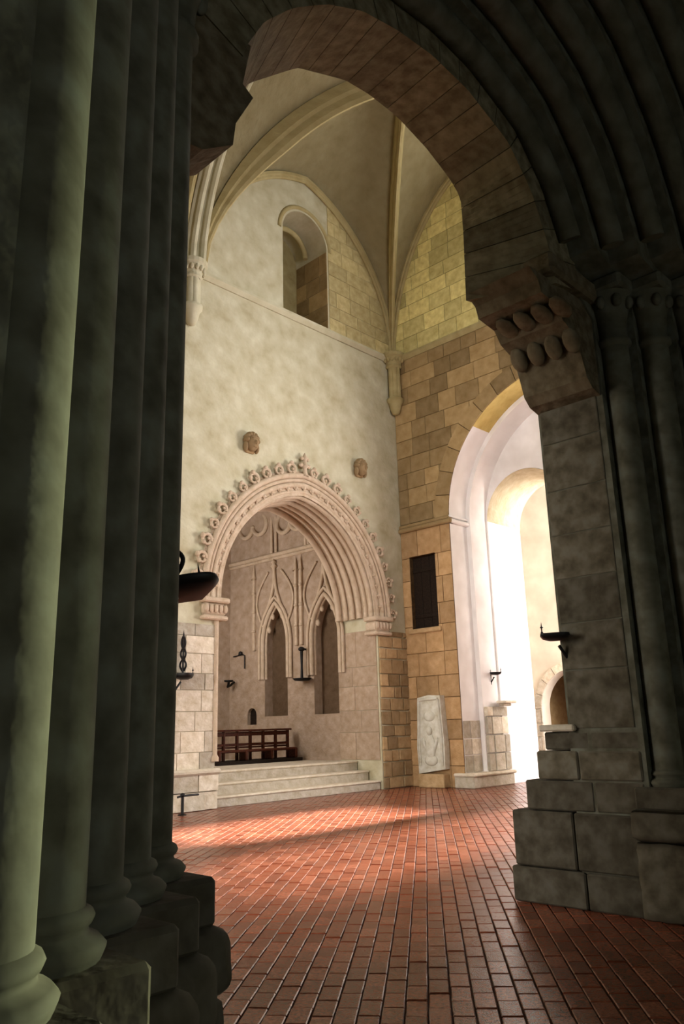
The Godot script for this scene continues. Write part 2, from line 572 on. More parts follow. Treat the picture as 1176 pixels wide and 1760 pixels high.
func build_far_wall() -> void:
	var s := struct("wall_back", "pale stone far wall with a carved chapel arch and a blind window above")
	var hole := opening(arch_line(CHX, CHS, CHW, CHP, 32), -1.0)
	var win := opening(arch_line(13.85, 15.0, 0.86, 0.0, 20), 12.3)
	part("wall_core", wall_mesh(rect(-6.6, 0, 19.0, 20), [hole, win], Vector3(0, 0, -14.4), Vector3(1, 0, 0), Vector3(0, 0, -1.5)), M.pale, s)
	# blind window
	var w := struct("window_1", "blind round-headed window recess high in the far wall")
	var mb := MB.new()
	mb.extrude(opening(arch_line(13.85, 15.0, 0.86, 0.0, 20), 12.3), Vector3(0, 0, -15.7), Vector3(1, 0, 0), Vector3.UP, Vector3(0, 0, -0.15))
	part("blocked_panel", mb, M.olive, w)
	# the recess's right side is coursed
	ashlar(w, "block", "brown", Rect2(-15.7, 12.3, 1.3, 2.7), [], Vector3(14.71, 0, 0), Vector3(0, 0, 1), Vector3(-0.02, 0, 0), Vector2(0.45, 0.6), Vector2(0.5, 0.8))
	part("window_moulding", sweep_bar(arch_line(13.85, 15.0, 0.98, 0.0, 24), Vector3(0, 0, -14.42), Vector3(1, 0, 0), 0.07), M.olive, w)
	part("window_moulding", sweep_bar(arch_line(13.85, 15.0, 0.66, 0.0, 24), Vector3(0, 0, -15.1), Vector3(1, 0, 0), 0.08), M.olive, w)
	# string course
	var t := struct("trim_1", "string course along the far wall under the blind window")
	mb = MB.new()
	var prof := [Vector2(0, 0.0), Vector2(0.04, 0.0), Vector2(0.10, 0.07), Vector2(0.12, 0.1), Vector2(0.12, 0.16), Vector2(0.03, 0.2), Vector2(0, 0.2)]
	for i in prof.size() - 1:
		mb.quad(Vector3(1.5, 12.28 + prof[i].y, -14.4 + prof[i].x), Vector3(17.5, 12.28 + prof[i].y, -14.4 + prof[i].x), Vector3(17.5, 12.28 + prof[i + 1].y, -14.4 + prof[i + 1].x), Vector3(1.5, 12.28 + prof[i + 1].y, -14.4 + prof[i + 1].x))
	part("moulding", mb, M.pale, t)
	t = struct("trim_2", "string course along the brown right wall")
	mb = MB.new()
	for i in prof.size() - 1:
		mb.quad(Vector3(17.5 - prof[i].x, 12.28 + prof[i].y, -14.4), Vector3(17.5 - prof[i].x, 12.28 + prof[i].y, -3.8), Vector3(17.5 - prof[i + 1].x, 12.28 + prof[i + 1].y, -3.8), Vector3(17.5 - prof[i + 1].x, 12.28 + prof[i + 1].y, -14.4))
	part("moulding", mb, M.olive, t)
	ashlar(s, "block", "upper", Rect2(14.75, 12.5, 2.75, 4.2), [win], Vector3(0, 0, -14.4), Vector3(1, 0, 0), Vector3(0, 0, 0.02), Vector2(0.38, 0.52), Vector2(0.5, 0.9), 0.012)
	# blocks: left jamb pier, right jamb pier
	ashlar(s, "block", "light", Rect2(9.3, 0.8, 1.58, 3.05), [], Vector3(0, 0, -14.4), Vector3(1, 0, 0), Vector3(0, 0, 0.03), Vector2(0.34, 0.46), Vector2(0.4, 0.75), 0.008)
	ashlar(s, "block", "light", Rect2(9.25, 0.0, 1.66, 0.72), [], Vector3(0, 0, -14.4), Vector3(1, 0, 0), Vector3(0, 0, 0.13), Vector2(0.34, 0.4), Vector2(0.4, 0.7), 0.008)
	mb = MB.new()
	mb.box(Vector3(9.2, 0.7, -14.6), Vector3(10.95, 0.82, -14.2), 0.04)
	part("base_moulding", mb, M.light2, s)
	ashlar(s, "block", "rough", Rect2(16.32, 0.0, 1.18, 4.1), [], Vector3(0, 0, -14.4), Vector3(1, 0, 0), Vector3(0, 0, 0.05), Vector2(0.26, 0.42), Vector2(0.28, 0.6), 0.03, 0.012)
	ashlar(s, "block", "pinkish", Rect2(-15.9, 0.72, 1.45, 3.4), [], Vector3(16.3, 0, 0), Vector3(0, 0, 1), Vector3(-0.02, 0, 0), Vector2(0.5, 0.8), Vector2(0.6, 0.9), 0.008)

const AZ := -9.25      # middle of the tall right-hand arch
const AR := 3.4
const AS := 7.1

func build_right_wall() -> void:
	var s := struct("wall_right", "brown ashlar right wall with the tall round arch")
	var hole := opening(arch_line(AZ, AS, AR, 0.0, 36), -1.0)
	var recess := rect(-14.12, 4.15, -13.2, 6.2)
	var high := rect(-10.3, 12.9, -7.5, 15.7)
	var w3 := struct("added_window_3", "added unseen window in the lunette over the tall arch, put in for side light")
	window_fill(Vector3(17.5, 14.3, -8.9), Vector3(1, 0, 0), Vector2(2.8, 2.8), w3, 0.2)  # unseen pane, added with the lunette side light
	part("wall_core", wall_mesh(rect(-15.9, 0, -2.8, 20), [hole, recess, high], Vector3(17.5, 0, 0), Vector3(0, 0, 1), Vector3(0.75, 0, 0)), M.mortar, s)
	var band := opening(arch_line(AZ, AS, AR + 0.46, 0.0, 36), AS)
	ashlar(s, "block", "tan", Rect2(-14.4, 0.0, 1.75, 7.0), [recess], Vector3(17.5, 0, 0), Vector3(0, 0, 1), Vector3(-0.025, 0, 0), Vector2(0.5, 0.75), Vector2(0.6, 0.9), 0.012, 0.0)
	ashlar(s, "block", "brown", Rect2(-14.4, 7.18, 8.0, 5.1), [band], Vector3(17.5, 0, 0), Vector3(0, 0, 1), Vector3(-0.025, 0, 0), Vector2(0.42, 0.6), Vector2(0.5, 0.95), 0.012, 0.0, -9.2)
	# the wall above the string course, inside the vault
	ashlar(s, "block", "vaultstone", Rect2(-14.4, 12.5, 7.8, 5.9), [high], Vector3(17.5, 0, 0), Vector3(0, 0, 1), Vector3(-0.02, 0, 0), Vector2(0.4, 0.6), Vector2(0.5, 0.95), 0.014, 0.0, -9.2)
	voussoirs(s, "brown", arch_line(AZ, AS, AR, 0.0, 48), arch_line(AZ, AS, AR + 0.46, 0.0, 48), 17, Vector3(17.5, 0, 0), Vector3(0, 0, 1), Vector3(-0.045, 0, 0), "voussoir", 0.03)
	# plastered inside of the arch, shade of its upper part in the colour: outer order, then the inner order a hand narrower
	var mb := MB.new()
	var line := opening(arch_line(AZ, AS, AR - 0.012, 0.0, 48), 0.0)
	for e in [[0, 13, M.white, "plaster_reveal"], [13, 37, M.shaded_white, "shaded_soffit"], [37, line.size() - 1, M.white, "plaster_reveal"]]:
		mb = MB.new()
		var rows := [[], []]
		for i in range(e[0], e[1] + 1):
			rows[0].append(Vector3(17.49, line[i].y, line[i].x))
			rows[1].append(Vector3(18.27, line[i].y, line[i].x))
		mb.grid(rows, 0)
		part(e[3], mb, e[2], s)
	var inner := opening(arch_line(AZ, AS, AR - 0.15, 0.0, 48), -0.5)
	part("inner_order", wall_mesh(rect(-15.9, 0, -2.8, 20), [inner, high], Vector3(18.27, 0, 0), Vector3(0, 0, 1), Vector3(0.8, 0, 0)), M.white, s)
	# impost mouldings
	var t := struct("trim_3", "impost moulding where the tall arch springs")
	for e in [[-14.4, -12.65, 17.5, 17.5], [-12.65, -12.65, 17.5, 18.95], [-5.85, -3.8, 17.5, 17.5]]:
		mb = MB.new()
		if e[2] == e[3]:
			mb.box(Vector3(17.36, 6.93, e[0]), Vector3(17.6, 7.05, e[1] + (0.12 if e[1] < -10 else 0.0)), 0.03)
			mb.box(Vector3(17.4, 7.05, e[0]), Vector3(17.6, 7.16, e[1] + (0.06 if e[1] < -10 else 0.0)), 0.03)
			part("impost", mb, M.brown1, t)
		else:
			mb.box(Vector3(17.42, 6.93, -12.8), Vector3(18.4, 7.05, -12.53), 0.03)
			mb.box(Vector3(17.42, 7.09, -12.8), Vector3(18.4, 7.16, -12.57), 0.02)
			part("impost", mb, M.white, t)
	# the foot of the white reveal: slab, dado blocks, ledge
	t = struct("trim_4", "stone foot of the white arch jamb")
	mb = MB.new()
	mb.box(Vector3(17.35, 0.0, -12.9), Vector3(19.2, 0.28, -12.28), 0.02)
	part("base_block", mb, M.light1, t)
	mb = MB.new()
	mb.box(Vector3(17.3, 0.28, -12.9), Vector3(19.25, 0.36, -12.22), 0.03)
	part("base_moulding", mb, M.light3, t)
	ashlar(t, "block", "light", Rect2(18.3, 0.36, 1.0, 1.65), [], Vector3(0, 0, -12.5), Vector3(1, 0, 0), Vector3(0, 0, 0.1), Vector2(0.4, 0.48), Vector2(0.45, 0.55), 0.02)
	ashlar(t, "block", "light", Rect2(17.5, 0.36, 0.76, 1.3), [], Vector3(0, 0, -12.65), Vector3(1, 0, 0), Vector3(0, 0, 0.035), Vector2(0.4, 0.48), Vector2(0.35, 0.5), 0.02)
	# dark shuttered recess
	var w := thing("wall_cupboard", "dark tall wooden panel set in a recess of the brown right wall", "wall panel", Vector3(17.62, 4.15, -13.66))
	for k in 3:
		mb = MB.new()
		mb.box(Vector3(0, 0.02, -0.45 + 0.3 * k), Vector3(0.05, 2.03, -0.16 + 0.3 * k), 0.008)
		part("plank", mb, M.board, w)
	for y in [0.3, 1.6]:
		mb = MB.new()
		mb.box(Vector3(-0.03, y, -0.44), Vector3(0.0, y + 0.1, 0.44), 0.008)
		part("batten", mb, M.board, w)
	t = struct("trim_5", "pale sill under the dark wall panel")
	mb = MB.new()
	mb.box(Vector3(17.4, 4.02, -14.2), Vector3(17.66, 4.15, -13.1), 0.02)
	part("sill", mb, M.rough3, t)

func build_aisle() -> void:
	# white arcade wall just behind the tall arch
	var s := struct("wall_aisle", "white plastered wall with a smaller arch behind the tall arch")
	var a := opening(arch_line(-11.17, 7.2, 1.28, 0.0, 28), -0.5)
	var b := opening(arch_line(-6.9, 7.4, 2.4, 0.0, 28), -0.5)
	part("wall_core", wall_mesh(rect(-19.5, 0, -2.8, 20), [a, b], Vector3(19.07, 0, 0), Vector3(0, 0, 1), Vector3(1.73, 0, 0)), M.white, s)
	var soff := MB.new()
	var lows := [[], []]
	for q in arch_line(-11.17, 7.2, 1.27, 0.0, 28):
		lows[0].append(Vector3(19.06, q.y, q.x))
		lows[1].append(Vector3(20.81, q.y, q.x))
	soff.grid(lows, 0)
	part("arch_soffit", soff, M.cream2, s)  # shade under this arch is put into the lining colour
	s = struct("wall_aisle_end", "pale end wall of the white aisle with an arched doorway")
	var door := opening(arch_line(-15.3, 2.05, 1.45, 0.0, 24), -0.5)
	var win := rect(-12.3, 9.9, -9.7, 14.6)
	var dimmed_opening := rect(-9.3, 8.0, -6.5, 14.6)  # unseen opening, added so thinned sun reaches the bay floor
	part("wall_core", wall_mesh(rect(-19.5, 0, -2.4, 20), [door, win, dimmed_opening], Vector3(28.5, 0, 0), Vector3(0, 0, 1), Vector3(0.6, 0, 0)), M.cream, s)
	ashlar(s, "block", "light", Rect2(-19.0, 0.0, 6.0, 2.5), [door], Vector3(28.5, 0, 0), Vector3(0, 0, 1), Vector3(-0.06, 0, 0), Vector2(0.45, 0.55), Vector2(0.7, 1.1), 0.02)
	var mb := MB.new()
	mb.box(Vector3(29.1, -0.2, -17.2), Vector3(32.0, 5, -17.0))
	mb.box(Vector3(29.1, -0.2, -13.6), Vector3(32.0, 5, -13.4))
	mb.box(Vector3(31.8, -0.2, -17.2), Vector3(32.0, 5, -13.4))
	mb.box(Vector3(29.1, 4.8, -17.2), Vector3(32.0, 5, -13.4))
	mb.box(Vector3(29.1, -0.2, -17.2), Vector3(32.0, 0, -13.4))
	part("passage", mb, M.brown1, s)
	for k in 11:
		mb = MB.new()
		mb.box(Vector3(28.7, 8.0, -9.3 + 0.26 * k), Vector3(28.78, 14.6, -9.3 + 0.26 * k + 0.15))  # unseen slats, added to weaken the sun
		part("sun_dimming_slat", mb, M.board, s)
	voussoirs(s, "light", arch_line(-15.3, 2.05, 1.45, 0.0, 24), arch_line(-15.3, 2.05, 1.75, 0.0, 24), 9, Vector3(28.5, 0, 0), Vector3(0, 0, 1), Vector3(-0.07, 0, 0))
	s = struct("wall_aisle_back")
	mb = MB.new()
	mb.box(Vector3(20.6, 0, -19.6), Vector3(29.1, 20, -19.0))
	part("wall_core", mb, M.cream, s)
	s = struct("wall_aisle_front")
	part("wall_core", wall_mesh(rect(17.4, 0, 29.1, 20), [rect(22.0, 1.9, 28.4, 8.9)], Vector3(0, 0, -3.0), Vector3(1, 0, 0), Vector3(0, 0, 0.6)), M.white, s)
	window_fill(Vector3(25.2, 5.4, -3.0), Vector3(0, 0, 1), Vector2(6.4, 7.0), s, 0.2)
	s = struct("floor_aisle")
	mb = MB.new()
	mb.box(Vector3(20.0, -0.3, -19.6), Vector3(29.2, -0.002, -2.4))
	part("paving", mb, M.brick1, s)

func build_vault() -> void:
	var s := struct("ceiling_vault", "ribbed stone vault over the bay")
	for cx in [VC.x, VC.x - 2 * HX - 0.7]:
		var n := 24
		for cell in 4:
			var rows := []
			for i in n + 1:
				var a := float(i) / n
				var row := []
				for j in n + 1:
					var c := (float(j) / n * 2.0 - 1.0) * a
					var uv: Vector2 = [Vector2(c, -a), Vector2(a, c), Vector2(c, a), Vector2(-a, c)][cell]
					row.append(vault_point(cx, uv.x, uv.y, -0.05))
				rows.append(row)
			var mb := MB.new()
			mb.grid(rows, 0)
			part("vault_cell", mb, M.web, s)
		for e in [[-1, -1], [1, -1], [1, 1], [-1, 1]]:
			var pts := []
			for i in 21:
				var t := 1.0 - pow(i / 20.0, 1.3)
				pts.append(vault_point(cx, e[0] * t, e[1] * t, 0.03))
			pts[0].y -= 0.0
			part("vault_rib", rib(pts, 0.14, 0.6, 0.3), M.olive, s)
		var mbk := MB.new()
		mbk.lathe([Vector2(0, -0.45), Vector2(0.28, -0.42), Vector2(0.34, -0.2), Vector2(0.34, 0.1)], Transform3D(Basis(), vault_point(cx, 0, 0)), 20)
		part("keystone", mbk, M.olive, s)
		# wall ribs
		for e in 4:
			var pts := []
			for i in 49:
				var c := i / 24.0 - 1.0
				c = signf(c) * (1.0 - pow(1.0 - absf(c), 1.4))
				var q: Vector3 = [vault_point(cx, c, -1.0), vault_point(cx, 1.0, c), vault_point(cx, c, 1.0), vault_point(cx, -1.0, c)][e]
				pts.append(q + [Vector3(0, 0, 0.05), Vector3(-0.05, 0, 0), Vector3.ZERO, Vector3.ZERO][e])
			part("wall_rib", rib(pts, 0.10, 0.16), M.olive, s)
	# transverse arch between the two bays, three mouldings side by side
	for k in 3:
		var pts := []
		for i in 29:
			var c := i / 14.0 - 1.0
			c = signf(c) * (1.0 - pow(1.0 - absf(c), 1.5))
			pts.append(Vector3(9.55 + 0.3 * k, VC.y + vault_y(1.0, c) - (0.3 if k == 1 else 0.12), VC.z + HZ * c))
		part("transverse_rib", rib(pts, 0.16, 0.3), M.pale if k > 0 else M.olive, s)
	var fill := MB.new()
	var rows2 := [[], []]
	for i in 29:
		var c := i / 14.0 - 1.0
		rows2[0].append(Vector3(9.3, VC.y + vault_y(1.0, c) - 0.02, VC.z + HZ * c))
		rows2[1].append(Vector3(10.2, VC.y + vault_y(1.0, c) - 0.02, VC.z + HZ * c))
	fill.grid(rows2, 0)
	part("transverse_soffit", fill, M.pale, s)
	# the plain strip of wall over the front edge of the vault
	var strip := MB.new()
	strip.box(Vector3(2.5, 18.8, -6.7), Vector3(17.5, 20.0, -6.4))
	part("front_strip", strip, M.web, s)

func rib(pts: Array, half: float, deep: float, foot := 1.0) -> MB:
	# moulded rib: a roll below two hollows, hung under the curve
	var mb := MB.new()
	var prof := [Vector2(-0.9, 0.15), Vector2(-0.9, -0.35), Vector2(-0.55, -0.5), Vector2(-0.5, -0.8), Vector2(-0.2, -1), Vector2(0.2, -1), Vector2(0.5, -0.8), Vector2(0.55, -0.5), Vector2(0.9, -0.35), Vector2(0.9, 0.15)]
	var rows := []
	for i in pts.size():
		var t: Vector3 = (pts[mini(i + 1, pts.size() - 1)] - pts[maxi(i - 1, 0)]).normalized()
		var flat := Vector3(t.x, 0, t.z)
		if flat.length() < 0.02:
			flat = (pts[-1] - pts[0])
			flat.y = 0
		var side := flat.normalized().cross(Vector3.UP).normalized()
		var up := side.cross(t).normalized()
		if up.y < 0:
			up = -up
		var row := []
		var k := lerpf(foot, 1.0, smoothstep(0.0, 0.45, float(i) / pts.size()))
		for q in prof:
			row.append(pts[i] + side * q.x * half * lerpf(k, 1.0, 0.5) + up * q.y * deep * k)
		rows.append(row)
	for i in rows.size() - 1:
		for j in prof.size() - 1:
			mb.quad(rows[i][j], rows[i][j + 1], rows[i + 1][j + 1], rows[i + 1][j], -1)
	return mb

func build_floor() -> void:
	var s := struct("floor", "red brick floor laid aslant")
	var mb := MB.new()
	mb.box(Vector3(-6.6, -0.4, -15.9), Vector3(20.2, -0.012, 5))
	part("joint_bed", mb, M.bed, s)
	# bricks run about 51 degrees from the -Z axis towards X
	var ang := deg_to_rad(51.6)
	var dir := Vector3(sin(ang), 0, -cos(ang))
	var across := Vector3(cos(ang), 0, sin(ang))
	var bl := 0.27
	var bw := 0.135
	var gap := 0.009
	var spots := []
	for i in range(-100, 130):
		for j in range(-20, 110):
			var p := across * (i * bw) + dir * ((j + (0.5 if posmod(i, 2) else 0.0)) * bl)
			if p.x < 0.6 or p.x > 20.1 or p.z < -14.75 or p.z > 0.6:
				continue
			# only what the near piers leave in sight, with a margin for a step aside
			var v: Vector3 = Basis(CAM_X, CAM_Y, CAM_Z).inverse() * (p - Vector3(0, 1.6, 0))
			if v.z > -1.0:
				continue
			var px := Vector2(588 - v.x / v.z * 1372, 880 + v.y / v.z * 1372)
			if px.x < -250 or px.x > 1350 or px.y > 2050:
				continue
			spots.append([v.length() if px.x > 330 and px.x < 930 and px.y < 1775 else 99.0 + v.length(), p])
	spots.sort_custom(func(a, b): return a[0] < b[0])
	var unit := MB.new()
	unit.box(Vector3(-bw / 2 + gap / 2, -0.04, -bl / 2 + gap / 2), Vector3(bw / 2 - gap / 2, 0, bl / 2 - gap / 2), 0.006)
	var mesh := unit.done()
	var turn := Basis(across, Vector3.UP, -dir)
	var mm := MultiMesh.new()
	mm.transform_format = MultiMesh.TRANSFORM_3D
	mm.use_colors = true
	mm.instance_count = spots.size() - 300
	mm.mesh = mesh
	for k in spots.size():
		var p: Vector3 = spots[k][1]
		p.y = rng.randf_range(-0.004, 0.003)
		var b := turn * Basis.from_euler(Vector3(rng.randf_range(-0.008, 0.008), rng.randf_range(-0.01, 0.01), rng.randf_range(-0.014, 0.014)))
		var tone := rng.randi() % 6
		if k < 300:
			var o := part("brick", mesh, M["brick%d" % tone], s)
			o.transform = Transform3D(b, p)
		else:
			mm.set_instance_transform(k - 300, Transform3D(b, p))
			mm.set_instance_color(k - 300, BRICK[tone].srgb_to_linear())
	var mi := MultiMeshInstance3D.new()
	mi.name = "bricks"
	mi.multimesh = mm
	mi.material_override = M.bricks
	mi.set_meta("kind", "stuff")
	s.add_child(mi)

# ---- the dark arch we look through
const JL := 2.08      # left jamb
const JR := 6.9       # right jamb
const STEP := 0.28

func near_curve(grow: float) -> Array:
	# basket-shaped inner edge, springing from the corbel capitals
	var key := [Vector2(2.47, 5.5), Vector2(2.5, 5.6), Vector2(2.64, 5.88), Vector2(2.89, 6.18), Vector2(3.22, 6.46), Vector2(3.59, 6.68), Vector2(3.99, 6.8), Vector2(4.44, 6.87), Vector2(4.92, 6.85), Vector2(5.53, 6.67), Vector2(5.87, 6.33), Vector2(6.08, 5.88), Vector2(6.16, 5.49)]
	var c := Curve2D.new()
	for i in key.size():
		var t: Vector2 = (key[mini(i + 1, key.size() - 1)] - key[maxi(i - 1, 0)]) / 6.0
		c.add_point(key[i], -t, t)
	var out := []
	for i in 49:
		var q := c.sample_baked(c.get_baked_length() * i / 48.0)
		var a := c.sample_baked(maxf(0, c.get_baked_length() * i / 48.0 - 0.15))
		var b := c.sample_baked(minf(c.get_baked_length(), c.get_baked_length() * i / 48.0 + 0.15))
		var n := (b - a).normalized().orthogonal()
		if n.dot(q - Vector2(4.3, 5.4)) < 0:
			n = -n
		out.append(q + n * grow)
	return out

func far_curve() -> Array:
	var key := [Vector2(2.88, 5.52), Vector2(2.91, 5.75), Vector2(3.1, 6.2), Vector2(3.6, 6.68), Vector2(4.16, 6.93), Vector2(4.46, 6.98), Vector2(4.85, 6.98), Vector2(5.27, 6.88), Vector2(5.63, 6.73), Vector2(5.79, 6.6), Vector2(5.79, 6.2), Vector2(5.75, 5.45)]
	var c := Curve2D.new()
	for i in key.size():
		var t: Vector2 = (key[mini(i + 1, key.size() - 1)] - key[maxi(i - 1, 0)]) / 6.0
		c.add_point(key[i], -t, t)
	var out := []
	for i in 49:
		out.append(c.sample_baked(c.get_baked_length() * i / 48.0))
	return out

func build_near_arch() -> void:
	var s := struct("wall_front", "dark wall of the foreground arch, opening onto the lit bay")
	# wall behind the arch ring; its opening is the full width between the jambs, closed above by the ring stones
	var out := near_curve(0.5)
	var hole := PackedVector2Array()
	hole.append(Vector2(JL, -1))
	hole.append(Vector2(JL, 5.3))
	for q in out:
		if q.y > 5.4:
			hole.append(Vector2(clampf(q.x, JL, JR), q.y))
	hole.append(Vector2(JR, 5.4))
	hole.append(Vector2(JR, -1))
	var win := rect(9.2, 7.9, 12.0, 11.7)
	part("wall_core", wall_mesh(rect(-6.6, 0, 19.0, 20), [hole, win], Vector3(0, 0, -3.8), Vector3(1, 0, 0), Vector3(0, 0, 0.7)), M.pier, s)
	var w := struct("added_window_2", "added unseen window high in the near wall, put in to fill the bay with light")
	window_fill(Vector3(10.6, 9.8, -3.8), Vector3(0, 0, 1), Vector2(2.8, 3.8), w, 0.2)  # unseen pane, added with the near wall fill light
	# ring stones: soffit from the near curve to the far one
	var near_in := near_curve(0.0)
	var far_in := far_curve()
	var n := 19
	for k in n:
		var mb := MB.new()
		var rows := []
		for j in 5:
			var t: float = (k + lerpf(0.015, 0.985, j / 4.0)) / n * 48.0
			var i := mini(int(t), 47)
			var f := t - i
			var a: Vector2 = near_in[i].lerp(near_in[i + 1], f)
			var b: Vector2 = far_in[i].lerp(far_in[i + 1], f)
			var c: Vector2 = out[i].lerp(out[i + 1], f)
			var c2 := b + (c - a) * 1.3
			rows.append([Vector3(c.x, c.y, -3.08), Vector3(a.x, a.y, -3.08), Vector3(b.x, b.y, -3.8), Vector3(c2.x, c2.y, -3.8), Vector3(c.x, c.y, -3.08)])
		mb.grid(rows, -1)
		for e in [rows[0], rows[4]]:
			mb.quad(e[0], e[1], e[2], e[3])
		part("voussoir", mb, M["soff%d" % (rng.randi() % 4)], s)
	# filling over the shoulders, behind the ring
	# stepped orders towards the viewer
	for k in range(1, 6):
		var g := 0.42 + STEP * (k - 1)
		var line := near_curve(g)
		var h := PackedVector2Array()
		h.append(Vector2(JL - STEP * k, -1))
		h.append(Vector2(JL - STEP * k, 5.75))
		for q in line:
			if q.y > 5.8:
				h.append(Vector2(clampf(q.x, JL - STEP * k + 0.005, JR + STEP * k - 0.005), q.y))
		h.append(Vector2(JR + STEP * k, 5.75))
		h.append(Vector2(JR + STEP * k, -1))
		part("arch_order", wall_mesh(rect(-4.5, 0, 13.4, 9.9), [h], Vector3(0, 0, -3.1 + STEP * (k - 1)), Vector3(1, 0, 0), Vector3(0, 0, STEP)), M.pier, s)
		# roll moulding along the order's edge
		var roll := near_curve(g - 0.1)
		var pts := []
		for q in roll:
			if q.y > 5.9:
				pts.append(Vector3(q.x, q.y, -3.0 + STEP * (k - 1)))
		var mb := MB.new()
		mb.tube(pts, 0.11, 10)
		part("roll_moulding", mb, M.pier, s)

func cushion(lo: Vector3, hi: Vector3, round_by: float, rough: float, sd: int) -> MB:
	# a block with rounded, slightly worn edges: a subdivided box pushed towards a rounded box
	var mb := MB.new()
	var c := (lo + hi) * 0.5
	var h := (hi - lo) * 0.5
	var core := h - Vector3.ONE * round_by
	var nz := FastNoiseLite.new()
	nz.seed = sd
	nz.frequency = 4.0
	for ax in 3:
		for s in [-1.0, 1.0]:
			var rows := []
			for i in 9:
				var row := []
				for j in 9:
					var p := Vector3.ZERO
					p[ax] = h[ax] * s
					p[(ax + 1) % 3] = h[(ax + 1) % 3] * (i / 4.0 - 1.0)
					p[(ax + 2) % 3] = h[(ax + 2) % 3] * (j / 4.0 - 1.0)
					var q := p.clamp(-core, core)
					var d := p - q
					if d.length() > 0.0001:
						p = q + d.normalized() * round_by
					p *= 1.0 + rough * nz.get_noise_3dv((p + c) * 1.0)
					row.append(c + p)
				rows.append(row)
			mb.grid(rows, 0)
	return mb

func capital(at: Vector3, r: float, lean: Vector3) -> MB:
	var mb := MB.new()
	mb.lathe([Vector2(r, 0), Vector2(r * 1.25, 0.03), Vector2(r * 1.25, 0.07), Vector2(r * 1.02, 0.1), Vector2(r * 1.15, 0.3), Vector2(r * 1.6, 0.5), Vector2(r * 1.75, 0.55)], Transform3D(Basis(), at), 16)
	for k in 8:
		var a := TAU * k / 8
		mb.blob(at + Vector3(cos(a) * r * 1.5, 0.44, sin(a) * r * 1.5), Vector3(0.05, 0.07, 0.05), Basis(), 7, 5)
	mb.box(at + Vector3(-r * 1.8, 0.55, -r * 1.8), at + Vector3(r * 1.8, 0.7, r * 1.8), 0.03)
	return mb

